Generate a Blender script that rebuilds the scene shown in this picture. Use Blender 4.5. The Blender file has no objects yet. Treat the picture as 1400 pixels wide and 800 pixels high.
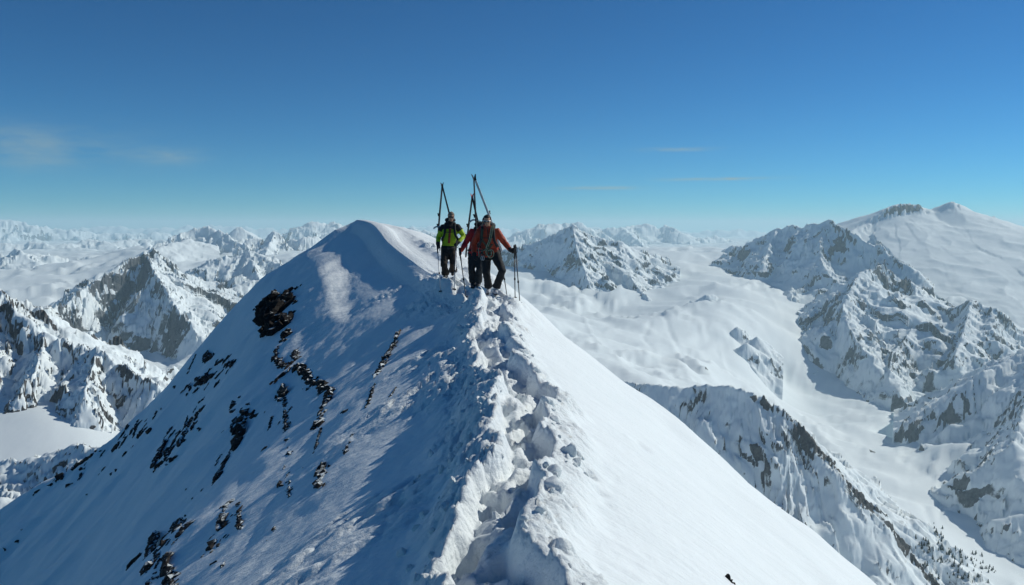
import bpy, bmesh, math, random
import numpy as np
from mathutils import Vector, Matrix, noise as mnoise

R = math.radians
sc = bpy.context.scene
col = sc.collection

# ------------------------------------------------------------------ camera, sky, sun, exposure
F, PITCH, CAM_Z = 1100.0, math.atan(90 / 1100.0), 1.75
cam_d = bpy.data.cameras.new('camera')
cam = bpy.data.objects.new('camera', cam_d)
col.objects.link(cam)
cam.location = (0, 0, CAM_Z)
cam.rotation_euler = (math.pi / 2 - PITCH, 0, 0)
cam_d.sensor_width = 36
cam_d.lens = 36 * F / 1400
cam_d.clip_start = 0.05
cam_d.clip_end = 200000
sc.camera = cam

SUN_AZ, SUN_EL = 64.0, 35.0          # azimuth clockwise from the view direction (+Y), elevation
world = bpy.data.worlds.new('World')
sc.world = world
world.use_nodes = True
wn = world.node_tree
wn.nodes.clear()
w_out = wn.nodes.new('ShaderNodeOutputWorld')
w_bg = wn.nodes.new('ShaderNodeBackground')
w_sky = wn.nodes.new('ShaderNodeTexSky')
w_sky.sky_type = 'NISHITA'
w_sky.sun_disc = False
w_sky.sun_elevation = R(SUN_EL)
w_sky.sun_rotation = R(SUN_AZ)
w_sky.altitude = 3200
w_sky.air_density = 1.0
w_sky.dust_density = 0.2
w_sky.ozone_density = 3.0
w_bg.inputs['Strength'].default_value = 0.056
w_gam = wn.nodes.new('ShaderNodeGamma')
w_gam.inputs['Gamma'].default_value = 1.15
w_hsv = wn.nodes.new('ShaderNodeHueSaturation')
w_hsv.inputs['Saturation'].default_value = 1.05
wn.links.new(w_sky.outputs[0], w_gam.inputs['Color'])
wn.links.new(w_gam.outputs[0], w_hsv.inputs['Color'])
w_tint = wn.nodes.new('ShaderNodeVectorMath')
w_tint.operation = 'MULTIPLY'
w_tint.inputs[1].default_value = (0.28, 0.80, 1.02)
wn.links.new(w_hsv.outputs[0], w_tint.inputs[0])
w_tc = wn.nodes.new('ShaderNodeTexCoord')
def wisp(az, el, saz, sel, scale, amount, prev):
    """thin high cloud round a bearing, broken by noise"""
    sep = wn.nodes.new('ShaderNodeSeparateXYZ'); wn.links.new(w_tc.outputs['Generated'], sep.inputs[0])
    def M(op, a, b=None):
        n = wn.nodes.new('ShaderNodeMath'); n.operation = op
        for i, q in enumerate((a, b)):
            if q is None: continue
            if isinstance(q, (int, float)): n.inputs[i].default_value = q
            else: wn.links.new(q, n.inputs[i])
        return n.outputs[0]
    a = M('ARCTAN2', sep.outputs['X'], sep.outputs['Y']); e = M('ARCSINE', sep.outputs['Z'])
    dx = M('DIVIDE', M('SUBTRACT', a, R(az)), R(saz)); dy = M('DIVIDE', M('SUBTRACT', e, R(el)), R(sel))
    g = M('EXPONENT', M('MULTIPLY', M('ADD', M('MULTIPLY', dx, dx), M('MULTIPLY', dy, dy)), -1.0))
    cb = wn.nodes.new('ShaderNodeCombineXYZ'); wn.links.new(a, cb.inputs[0]); wn.links.new(M('MULTIPLY', e, 4.0), cb.inputs[1])
    no = wn.nodes.new('ShaderNodeTexNoise'); no.inputs['Scale'].default_value = scale; no.inputs['Detail'].default_value = 6; no.inputs['Roughness'].default_value = 0.6
    wn.links.new(cb.outputs[0], no.inputs['Vector'])
    f = M('MULTIPLY', M('MULTIPLY', M('MAXIMUM', M('SUBTRACT', no.outputs['Fac'], 0.36), 0.0), g), amount)
    mx = wn.nodes.new('ShaderNodeMix'); mx.data_type = 'RGBA'; mx.clamp_factor = True
    wn.links.new(f, mx.inputs['Factor']); wn.links.new(prev, mx.inputs['A']); mx.inputs['B'].default_value = (5.2, 7.0, 7.2, 1)
    return mx.outputs['Result']
w_c = wisp(-31.5, 4.8, 6.0, 1.2, 16, 1.7, w_tint.outputs[0])
w_c = wisp(-23, 4.6, 2.2, 0.5, 22, 1.53, w_c)
w_c = wisp(14.5, 3.25, 3.2, 0.10, 18, 3.74, w_c)
w_c = wisp(11.5, 5.3, 2.2, 0.14, 24, 2.55, w_c)
w_c = wisp(6.0, 2.7, 2.6, 0.12, 24, 2.72, w_c)
wn.links.new(w_c, w_bg.inputs['Color'])
wn.links.new(w_bg.outputs[0], w_out.inputs['Surface'])

sun_d = bpy.data.lights.new('sun', 'SUN')
sun_d.energy = 3.15
sun_d.angle = R(0.5)
sun_d.color = (1.0, 0.99, 0.90)
sun = bpy.data.objects.new('sun', sun_d)
col.objects.link(sun)
S = Vector((math.sin(R(SUN_AZ)) * math.cos(R(SUN_EL)), math.cos(R(SUN_AZ)) * math.cos(R(SUN_EL)), math.sin(R(SUN_EL))))
sun.rotation_euler = S.to_track_quat('Z', 'Y').to_euler()
sun.location = S * 100

sc.view_settings.view_transform = 'Standard'
sc.view_settings.look = 'None'
sc.view_settings.exposure = 0.0
sc.view_settings.gamma = 1.0
sc.render.engine = 'CYCLES'
sc.cycles.use_denoising = True
sc.cycles.max_bounces = 12
sc.cycles.diffuse_bounces = 10
sc.cycles.volume_bounces = 2
sc.cycles.use_adaptive_sampling = True

# ------------------------------------------------------------------ helpers
def pix(px, py, d):
    """world point seen at photograph pixel (px, py), d metres ahead of the camera"""
    u, v = (px - 700) / F, (400 - py) / F
    c, s = math.cos(PITCH), math.sin(PITCH)
    x, y, z = u, c + v * s, -s + v * c
    k = d / y
    return (x * k, d, CAM_Z + z * k)

def tag(o, label=None, cat=None, group=None, kind=None):
    if label: o['label'] = label
    if cat: o['category'] = cat
    if group: o['group'] = group
    if kind: o['kind'] = kind
    return o

def link(name, me, mat=None, parent=None):
    o = bpy.data.objects.new(name, me)
    col.objects.link(o)
    if mat is not None:
        me.materials.clear(); me.materials.append(mat)
    if parent: o.parent = parent
    return o

_T = np.random.RandomState(7)
_GA = _T.rand(4096) * 2 * np.pi
GX, GY = np.cos(_GA).astype(np.float32), np.sin(_GA).astype(np.float32)
RV = _T.rand(4096).astype(np.float32)
RV2 = _T.rand(4096).astype(np.float32)

def _hash(ix, iy, seed):
    h = (ix.astype(np.int64) * 374761393 + iy.astype(np.int64) * 668265263 + seed * 2246822519) & 0xffffffff
    h = ((h ^ (h >> 13)) * 1274126177) & 0xffffffff
    return (h ^ (h >> 16)) & 4095

def perlin(x, y, seed=0):
    ix, iy = np.floor(x), np.floor(y)
    fx, fy = (x - ix).astype(np.float32), (y - iy).astype(np.float32)
    ix, iy = ix.astype(np.int64), iy.astype(np.int64)
    def g(dx, dy):
        h = _hash(ix + dx, iy + dy, seed)
        return GX[h] * (fx - dx) + GY[h] * (fy - dy)
    u = fx * fx * fx * (fx * (fx * 6 - 15) + 10)
    v = fy * fy * fy * (fy * (fy * 6 - 15) + 10)
    a = g(0, 0); a = a + u * (g(1, 0) - a)
    b = g(0, 1); b = b + u * (g(1, 1) - b)
    return 1.5 * (a + v * (b - a))

def fbm(x, y, octv=5, seed=0, gain=0.5):
    s, a = 0, 1.0
    for k in range(octv):
        s = s + a * perlin(x * 2 ** k + 17.3 * k, y * 2 ** k - 9.1 * k, seed + k)
        a *= gain
    return s

def ridged(x, y, octv=5, seed=0, gain=0.5):
    s, a, w = 0, 1.0, 1.0
    for k in range(octv):
        n = 1 - np.abs(perlin(x * 2.03 ** k + 31.7 * k, y * 2.03 ** k + 5.3 * k, seed + k)) * 1.6
        n = np.clip(n, 0, 1) ** 2
        s = s + a * n * w
        w = np.clip(n * 1.6, 0.15, 1)
        a *= gain
    return s                                                  # about 0 .. 1.7

def worley(x, y, seed=0):
    """F1, F2 and the random value of the nearest cell"""
    ix, iy = np.floor(x).astype(np.int64), np.floor(y).astype(np.int64)
    f1 = np.full(x.shape, 9.0, np.float32); f2 = f1.copy(); val = np.zeros(x.shape, np.float32)
    for dx in (-1, 0, 1):
        for dy in (-1, 0, 1):
            h = _hash(ix + dx, iy + dy, seed)
            d = np.hypot(ix + dx + RV[h] - x, iy + dy + RV2[h] - y).astype(np.float32)
            n = d < f1
            f2 = np.where(n, f1, np.minimum(f2, d))
            val = np.where(n, RV[(h * 7 + 3) & 4095], val)
            f1 = np.where(n, d, f1)
    return f1, f2, val

def sstep(a, b, x):
    t = np.clip((x - a) / (b - a), 0, 1)
    return t * t * (3 - 2 * t)

def smax(a, b, k):
    h = np.clip(0.5 + 0.5 * (a - b) / k, 0, 1)
    return b + (a - b) * h + k * h * (1 - h)

def smin(a, b, k): return -smax(-a, -b, k)

def grid_mesh(name, X, Y, Z, keep=None, attrs=None, smooth=True):
    """grid of vertices (rows, columns) -> mesh; keep is a mask on quads"""
    ny, nx = X.shape
    idx = np.arange(ny * nx).reshape(ny, nx)
    q = np.stack([idx[:-1, :-1], idx[:-1, 1:], idx[1:, 1:], idx[1:, :-1]], -1).reshape(-1, 4)
    if keep is not None: q = q[keep.reshape(-1)]
    used = np.zeros(ny * nx, bool); used[q.reshape(-1)] = True
    remap = np.cumsum(used) - 1
    co = np.stack([X, Y, Z], -1).reshape(-1, 3)[used].astype(np.float32)
    q = remap[q].astype(np.int32)
    me = bpy.data.meshes.new(name)
    me.vertices.add(len(co)); me.vertices.foreach_set('co', co.reshape(-1))
    me.loops.add(q.size); me.loops.foreach_set('vertex_index', q.reshape(-1))
    me.polygons.add(len(q))
    me.polygons.foreach_set('loop_start', np.arange(0, q.size, 4, dtype=np.int32))
    me.polygons.foreach_set('use_smooth', np.full(len(q), smooth))
    for k, v in (attrs or {}).items():
        at = me.attributes.new(k, 'FLOAT', 'POINT')
        at.data.foreach_set('value', v.reshape(-1)[used].astype(np.float32))
    me.update(calc_edges=True)
    return me

# ------------------------------------------------------------------ materials
def new_mat(name):
    m = bpy.data.materials.new(name); m.use_nodes = True
    nt = m.node_tree
    return m, nt, nt.nodes['Principled BSDF']

def N(nt, t, **kw):
    n = nt.nodes.new(t)
    for k, v in kw.items():
        if k in n.inputs: n.inputs[k].default_value = v
        else: setattr(n, k, v)
    return n

def simple_mat(name, c, rough=0.7, var=0.15, scale=30, metal=0.0, bump=0.0, spec=0.4):
    m, nt, b = new_mat(name)
    tc = N(nt, 'ShaderNodeTexCoord')
    no = N(nt, 'ShaderNodeTexNoise', Scale=scale, Detail=5.0)
    nt.links.new(tc.outputs['Object'], no.inputs['Vector'])
    mr = N(nt, 'ShaderNodeMapRange')
    mr.inputs['From Min'].default_value = 0.3; mr.inputs['From Max'].default_value = 0.7
    mr.inputs['To Min'].default_value = 1 - var; mr.inputs['To Max'].default_value = 1 + var
    nt.links.new(no.outputs['Fac'], mr.inputs['Value'])
    mx = N(nt, 'ShaderNodeVectorMath', operation='SCALE')
    mx.inputs[0].default_value = c[:3]
    nt.links.new(mr.outputs[0], mx.inputs['Scale'])
    nt.links.new(mx.outputs[0], b.inputs['Base Color'])
    b.inputs['Roughness'].default_value = rough
    b.inputs['Metallic'].default_value = metal
    b.inputs['Specular IOR Level'].default_value = spec
    if bump:
        bp = N(nt, 'ShaderNodeBump', Strength=bump, Distance=0.01)
        nt.links.new(no.outputs['Fac'], bp.inputs['Height'])
        nt.links.new(bp.outputs[0], b.inputs['Normal'])
    return m

SNOW = (0.83, 0.885, 0.89)

def mountain_mat(name, cell, snow=SNOW, rock_a=(0.045, 0.042, 0.040), rock_b=(0.15, 0.135, 0.12), bump=0.5, thr=0.475):
    """snow with bare rock where the 'rock' attribute plus noise is high; cell = size in metres of the finest break-up"""
    m, nt, b = new_mat(name)
    tc = N(nt, 'ShaderNodeTexCoord')
    at = N(nt, 'ShaderNodeAttribute', attribute_name='rock')
    n1 = N(nt, 'ShaderNodeTexNoise', Scale=1.0 / cell, Detail=7.0, Roughness=0.62)
    au = N(nt, 'ShaderNodeAttribute', attribute_name='along'); av = N(nt, 'ShaderNodeAttribute', attribute_name='down')
    cv = N(nt, 'ShaderNodeCombineXYZ'); mv = N(nt, 'ShaderNodeMath', operation='MULTIPLY'); mv.inputs[1].default_value = 0.36
    nt.links.new(au.outputs['Fac'], cv.inputs[0]); nt.links.new(av.outputs['Fac'], mv.inputs[0]); nt.links.new(mv.outputs[0], cv.inputs[1])
    nt.links.new(cv.outputs[0], n1.inputs['Vector'])
    ad = N(nt, 'ShaderNodeMath', operation='MULTIPLY_ADD')
    nt.links.new(n1.outputs['Fac'], ad.inputs[0]); ad.inputs[1].default_value = 1.0
    nt.links.new(at.outputs['Fac'], ad.inputs[2])
    rp = N(nt, 'ShaderNodeMapRange', interpolation_type='SMOOTHSTEP')
    rp.inputs['From Min'].default_value = thr + 0.72; rp.inputs['From Max'].default_value = thr + 0.80
    nt.links.new(ad.outputs[0], rp.inputs['Value'])
    n2 = N(nt, 'ShaderNodeTexNoise', Scale=2.3 / cell, Detail=6.0, Roughness=0.7)
    nt.links.new(tc.outputs['Object'], n2.inputs['Vector'])
    cr = N(nt, 'ShaderNodeValToRGB')
    cr.color_ramp.elements[0].position = 0.36; cr.color_ramp.elements[0].color = (*rock_a, 1)
    cr.color_ramp.elements[1].position = 0.68; cr.color_ramp.elements[1].color = (*rock_b, 1)
    nt.links.new(n2.outputs['Fac'], cr.inputs['Fac'])
    mx = N(nt, 'ShaderNodeMix', data_type='RGBA')
    nt.links.new(rp.outputs[0], mx.inputs['Factor'])
    mx.inputs['A'].default_value = (*snow, 1)
    nt.links.new(cr.outputs[0], mx.inputs['B'])
    nt.links.new(mx.outputs['Result'], b.inputs['Base Color'])
    b.inputs['Roughness'].default_value = 0.75
    b.inputs['Specular IOR Level'].default_value = 0.15
    bp = N(nt, 'ShaderNodeBump', Strength=bump, Distance=cell * 0.5)
    hm = N(nt, 'ShaderNodeMath', operation='MULTIPLY')
    nt.links.new(n1.outputs['Fac'], hm.inputs[0])
    ra = N(nt, 'ShaderNodeMath', operation='MULTIPLY_ADD')
    nt.links.new(rp.outputs[0], ra.inputs[0]); ra.inputs[1].default_value = 0.85; ra.inputs[2].default_value = 0.15
    nt.links.new(ra.outputs[0], hm.inputs[1])
    nt.links.new(hm.outputs[0], bp.inputs['Height'])
    nt.links.new(bp.outputs[0], b.inputs['Normal'])
    return m

# ------------------------------------------------------------------ far terrain: one valley sheet, then each mountain on it
def polar(px0, px1, d0, d1, nx, ny):
    th = np.linspace(math.atan((px0 - 700) / F), math.atan((px1 - 700) / F), nx)
    r = np.exp(np.linspace(math.log(d0), math.log(d1), ny))
    TH, RR = np.meshgrid(th, r)
    return RR * np.sin(TH), RR * np.cos(TH)

CTRL = [  # px, py, metres: points of the valley floors, glaciers and snowfields
 (715,367,6150),(740,370,6000),(800,402,5300),(830,398,5500),(760,428,4300),(735,428,3400),(800,470,2800),(870,515,2300),(905,545,2050),
 (900,470,3500),(850,440,4200),(950,400,5200),(920,362,6600),(980,350,7600),(1010,352,7500),(1050,388,6200),(1110,402,5900),
 (1000,400,5200),(1050,425,4900),(1050,455,4500),(1000,450,4100),(960,440,4200),(1000,500,3600),(950,500,3200),(1040,525,3600),(1060,545,3700),
 (1080,482,4300),(1075,520,4200),(1100,545,4070),(1135,560,3830),(1180,605,3240),(1250,640,2900),(1300,700,2450),(1350,790,2000),(1400,850,1770),
 (1200,560,3900),(1250,545,4000),(1330,625,2900),(1400,660,2800),(1400,730,2400),(1500,700,2700),(1330,490,4700),(1400,520,4400),
 (1200,430,5400),(1300,430,5600),(1300,380,7000),(1500,420,6500),
 (40,380,6200),(40,420,4800),(100,362,7500),(180,345,8500),(150,372,6000),(230,338,8000),(300,402,4900),(350,425,4500),(320,462,3900),
 (230,472,3900),(150,455,4050),(200,525,2800),(230,500,3200),(270,520,2700),(120,500,2900),
 (60,562,1060),(120,602,990),(30,625,930),(180,640,960),(100,645,900),(0,700,800),(-60,600,980),
 (420,352,6500),(300,350,8000),(260,372,6200),(440,340,9000),(500,400,4000),(600,420,3500),(650,380,5500),
 (-200,380,6200),(-200,450,3900),(-200,580,980),(-200,700,800),
 (400,900,420),(600,900,420),(800,900,450),(1000,900,600),(1200,900,900),(200,850,450),(0,900,450),(-200,900,450),(1500,950,1300),
 (1000,950,1300),(1100,880,1400),(1150,790,1600),(900,950,1200),(1200,800,1600),(1250,850,1580),(500,600,1300),(700,700,1300),
]
for p_ in (-300, 0, 250, 500, 750, 1000, 1250, 1600):
    CTRL += [(p_, 343, 12500), (p_, 332, 22000), (p_, 326, 34000), (p_, 322, 52000)]
_C = np.array([pix(*c) for c in CTRL] + [(r_ * math.sin(t_), r_ * math.cos(t_), z_) for t_ in (-1.5, -1.1, 1.1, 1.5) for r_, z_ in ((170, -110), (450, -260), (1000, -480), (2200, -720), (6000, -650), (12000, -500), (30000, -550), (60000, -650))])
_cr = np.hypot(_C[:, 0], _C[:, 1])
_cu = np.stack([np.arctan2(_C[:, 0], _C[:, 1]) * 2.2, np.log(_cr)], -1)
def _tps(r2): return 0.5 * r2 * np.log(r2 + 1e-9)
_A = _tps(((_cu[:, None] - _cu[None]) ** 2).sum(-1)) + np.eye(len(_cu)) * 0.004
_Pm = np.concatenate([np.ones((len(_cu), 1)), _cu], 1)
_M = np.block([[_A, _Pm], [_Pm.T, np.zeros((3, 3))]])
_w = np.linalg.solve(_M, np.concatenate([(_C[:, 2] - CAM_Z) / _cr, np.zeros(3)]))

def base_smooth(X, Y):
    r = np.hypot(X, Y).reshape(-1); u = np.stack([np.arctan2(X, Y).reshape(-1) * 2.2, np.log(r)], -1)
    out = np.empty(len(r))
    for k in range(0, len(r), 40000):
        uu = u[k:k + 40000]
        out[k:k + 40000] = _tps(((uu[:, None] - _cu[None]) ** 2).sum(-1)) @ _w[:len(_cu)] + _w[-3] + uu @ _w[-2:]
    return (out * r).reshape(X.shape)

def base_detail(X, Y):
    r = np.hypot(X, Y)
    wx, wy = X + 150 * perlin(X / 400, Y / 400, 91), Y + 150 * perlin(X / 400, Y / 400, 92)
    h = 44 * fbm(wx / 620, wy / 620, 3, 5) + 30 * (ridged(wx / 330, wy / 330, 4, 15, 0.45) - 0.6) * sstep(-0.2, 0.5, perlin(X / 900, Y / 900, 33))
    h = h + (2 + 8 * sstep(-0.1, 0.5, perlin(X / 800, Y / 800, 34))) * (ridged(wx / 170, wy / 210, 4, 27, 0.5) - 0.6) + 2 * fbm(wx / 60, wy / 60, 4, 25)
    return h * np.clip(r / 3000, 0.10, 1.0)

def base_z(X, Y): return base_smooth(X, Y) + base_detail(X, Y)

def slope_of(X, Y, Z):
    """tangent of the slope on a polar grid"""
    P = np.stack([X, Y, Z], -1)
    a, b = np.gradient(P, axis=0), np.gradient(P, axis=1)
    n = np.cross(b, a)
    return np.hypot(n[..., 0], n[..., 1]) / (np.abs(n[..., 2]) + 1e-9), n

def seg_dist(X, Y, pts, m=1e6):
    """distance to a polyline, crest height and arc length at the nearest point, side (+1 = right of its direction)"""
    best = np.full(X.shape, 1e12); top = np.full(X.shape, -1e15); zc = np.zeros(X.shape); sl = np.zeros(X.shape); side = np.ones(X.shape)
    acc = 0.0
    P = np.array(pts); D = np.diff(P[:, :2], axis=0); D = D / (np.hypot(D[:, 0], D[:, 1])[:, None] + 1e-6)
    for k in range(len(pts) - 1):
        (x0, y0, z0), (x1, y1, z1) = pts[k], pts[k + 1]
        dx, dy = x1 - x0, y1 - y0; L = math.hypot(dx, dy) + 1e-6
        t = np.clip(((X - x0) * dx + (Y - y0) * dy) / (L * L), 0, 1)
        qx, qy = X - (x0 + t * dx), Y - (y0 + t * dy)
        d = qx * qx + qy * qy
        zz = z0 + t * (z1 - z0); sc_ = zz - m * np.sqrt(d)
        n = sc_ > top; top = np.where(n, sc_, top)
        da, db = D[max(k - 1, 0)] + D[k], D[k] + D[min(k + 1, len(D) - 1)]
        ex = np.where(t <= 0, da[0], np.where(t >= 1, db[0], 2 * D[k][0])); ey = np.where(t <= 0, da[1], np.where(t >= 1, db[1], 2 * D[k][1]))
        cr = (ey * qx - ex * qy) / (np.sqrt(d) * np.hypot(ex, ey) + 1e-6)
        best = np.where(n, d, best); zc = np.where(n, zz, zc); sl = np.where(n, acc + t * L, sl)
        side = np.where(n, cr, side)
        acc += L
    return np.sqrt(best), zc, sl, side

def densify(nodes):
    """pixel nodes -> world polyline, smoothly subdivided"""
    p = np.array([pix(*n) for n in nodes])
    out = []
    for k in range(len(p) - 1):
        a, b, c, d = p[max(k - 1, 0)], p[k], p[k + 1], p[min(k + 2, len(p) - 1)]
        for t in (0, 0.25, 0.5, 0.75):
            out.append(0.5 * (2 * b + (c - a) * t + (2 * a - 5 * b + 4 * c - d) * t * t + (3 * b - a - 3 * c + d) * t ** 3))
    out.append(p[-1])
    return [tuple(q) for q in out]

def mountain(name, label, ridges, px, dist, res, mat, lam, rough=1.0, gully=1.0, rock=(0.75, 1.25), rockadd=0.0, jag=1.0, seed=1, blend=20, crestrock=0.0, cw=0.8, rib=None):
    """ridges: (pixel nodes, near slope, far slope, length) with left/right slopes as pairs; lam = gully spacing in metres"""
    X, Y = polar(px[0], px[1], dist[0], dist[1], *res)
    wq = 0.55 * min(1.0, rough)
    wx = X + lam * wq * fbm(X / (lam * 1.6), Y / (lam * 1.6), 3, seed + 60)
    wy = Y + lam * wq * fbm(X / (lam * 1.6), Y / (lam * 1.6), 3, seed + 70)
    Z = None
    near = np.full(X.shape, 1e9)
    for k, (nodes, sn, sf, L) in enumerate(ridges):
        pts = densify(nodes)
        m_ = (0.5 * (sf[0] + sf[1]) if isinstance(sf, tuple) else sf) + 0.12
        d0, zc0, sl, side0 = seg_dist(X, Y, pts, m_)
        d, zc1, sl2, side = seg_dist(wx, wy, pts, m_)
        def flank(q, sd):
            sw = sstep(-0.6, 0.6, sd)
            a_ = sn[0] + (sn[1] - sn[0]) * sw if isinstance(sn, tuple) else sn + 0 * q
            b_ = sf[0] + (sf[1] - sf[0]) * sw if isinstance(sf, tuple) else sf
            return b_ * q + (a_ - b_) * L * (1 - np.exp(-q / L)), a_
        (h0, sn_), (h1, _) = flank(d0, side0), flank(d, side)
        mixd = sstep(0, lam, d0)
        body_ = (zc0 - h0) * (1 - mixd) + (zc1 - h1) * mixd
        d = d0 * (1 - mixd) + d * mixd
        amp = gully * lam * 0.34 * (1 - np.exp(-d / (lam * 0.9))) * np.clip(sn_, 0.15, 1)
        g = ridged(sl2 / lam + 3.1 * k + 0.25 * perlin(X / lam, Y / lam, seed + 7), d / (lam * 5.0) + 0.37 * seed, 4, seed + 11 * k, 0.55) - 0.75
        z = body_ + amp * g + jag * min(1.0, rough + 0.2) * lam * 0.10 * fbm(sl / (lam * 0.45), d0 / (lam * 0.45), 4, seed + 5) * np.exp(-d0 / lam)
        n_ = None if Z is None else z > Z
        G = g if Z is None else np.where(n_, g, G)
        U = sl2 + 9000 * k if Z is None else np.where(n_, sl2 + 9000 * k, U)
        V = d * np.sign(side) if Z is None else np.where(n_, d * np.sign(side), V)
        Z = z if Z is None else smax(Z, z, blend)
        near = np.minimum(near, d0)
    crest = sstep(0, lam * 1.2, near)
    Z = Z + rough * lam * (0.10 * (ridged(wx / (lam * 0.9), wy / (lam * 0.9), 5, seed + 30, 0.42) - 0.7) * (0.25 + 0.75 * crest)
                           + 0.007 * fbm(X / (lam * 0.16), Y / (lam * 0.16), 3, seed + 40, 0.5))
    B = base_z(X, Y)
    sl, _ = slope_of(X, Y, Z)
    rk0 = sstep(rock[0] + 0.15, rock[1] + 0.5, sl) * 0.75 + 0.30 * fbm(X / (lam * 1.1), Y / (lam * 1.1), 4, seed + 80) + 0.12 * G + rockadd + crestrock * (1 - sstep(0, lam * cw, near))
    if rib: rk0 = rk0 + rib[2] * np.exp(-((seg_dist(X + 9 * perlin(X / 30, Y / 30, 7), Y, densify(rib[0]))[0] / rib[1]) ** 2))
    cragm = sstep(0.22, 0.55, rk0)
    Z = Z + cragm * lam * (0.085 * (ridged(U / (lam * 0.16), V / (lam * 0.55), 4, seed + 33, 0.55) - 0.7) + 0.03 * fbm(X / (lam * 0.09), Y / (lam * 0.09), 3, seed + 35))
    rk = rk0
    low = Z < B - lam * 0.25
    keep = ~(low[:-1, :-1] & low[1:, :-1] & low[:-1, 1:] & low[1:, 1:])
    me = grid_mesh(name, X, Y, Z, keep, {'rock': rk, 'along': U + 0.25 * lam * perlin(X / lam, Y / lam, seed + 90), 'down': V})
    o = link(name, me, mat)
    tag(o, label, 'mountain', None, 'structure')
    return o

# ------------------------------------------------------------------ the snow ridge we stand on
CREST = [(0.05, -3, 0.0), (0.02, 0, 0.0), (0.0, 4, 0.02), pix(706, 566, 7.3), pix(692, 492, 10.2), pix(668, 430, 14.3), pix(668, 401, 17.6),
         pix(622, 384, 20.4), pix(600, 377, 23.0), pix(566, 361, 27.5), pix(530, 333, 33.5), pix(508, 308, 38.0), pix(490, 303, 41.0), pix(450, 330, 52), pix(380, 345, 70), pix(330, 370, 95)]
HUMP = [pix(498, 302, 42), pix(522, 303, 41), pix(545, 308, 39), pix(565, 319, 36), pix(585, 332, 33), pix(604, 347, 29.5), pix(630, 370, 25.5)]
_cy = np.array([c[1] for c in CREST]); _cx = np.array([c[0] for c in CREST]); _cz = np.array([c[2] for c in CREST])
_SPUR = [pix(*p) for p in ((560, 270, 40), (490, 302.5, 41.5), (462, 326, 42), (428, 362, 42.5), (400, 392, 43), (372, 420, 44), (340, 442, 45.5), (300, 470, 47), (262, 515, 48.5), (240, 538, 49), (190, 572, 50), (120, 622, 51), (60, 662, 52), (0, 702, 53), (-120, 790, 55), (-400, 980, 60))]
_sx = np.array([s[0] for s in _SPUR])[::-1]; _sy = np.array([s[1] for s in _SPUR])[::-1]; _sz = np.array([s[2] for s in _SPUR])[::-1]

def hermite(t, ts, vs):
    m = np.gradient(vs, ts)
    i = np.clip(np.searchsorted(ts, t) - 1, 0, len(ts) - 2)
    h = ts[i + 1] - ts[i]; u = np.clip((t - ts[i]) / h, 0, 1)
    return ((2 * u ** 3 - 3 * u ** 2 + 1) * vs[i] + (u ** 3 - 2 * u ** 2 + u) * h * m[i]
            + (-2 * u ** 3 + 3 * u ** 2) * vs[i + 1] + (u ** 3 - u ** 2) * h * m[i + 1])

def crest_x(y): return hermite(y, _cy, _cx)
def crest_z(y): return hermite(y, _cy, _cz)

_rs = random.Random(11)
STEPS = []                                   # footprints along the trench
_y = 1.2
while _y < 24:
    STEPS.append((_rs.uniform(-0.05, 0.05) + (0.10 if len(STEPS) % 2 else -0.10), _y, _rs.uniform(0.8, 1.2)))
    _y += _rs.uniform(0.30, 0.40)

MOUNDS = [(pix(652, 398, 16.3)[0], 16.3, 0.22, 0.36), (pix(716, 408, 16.0)[0], 16.0, 0.20, 0.34), (pix(636, 402, 16.9)[0], 16.9, 0.12, 0.4), (-0.46, 17.45, 0.125, 0.5), (-1.66, 20.65, 0.20, 0.62), (-0.95, 19.0, 0.06, 0.4), (0.60, 6.2, -0.06, 0.06), (0.655, 5.95, -0.05, 0.05), (0.70, 5.75, -0.03, 0.05), (1.55, 9.4, -0.07, 0.09)]
def trench_off(y): return 0.10 * np.sin(y * 0.9 + 0.6) + 0.07 * np.sin(y * 2.3) + 0.05 * np.sin(y * 5.1 + 1)

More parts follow.
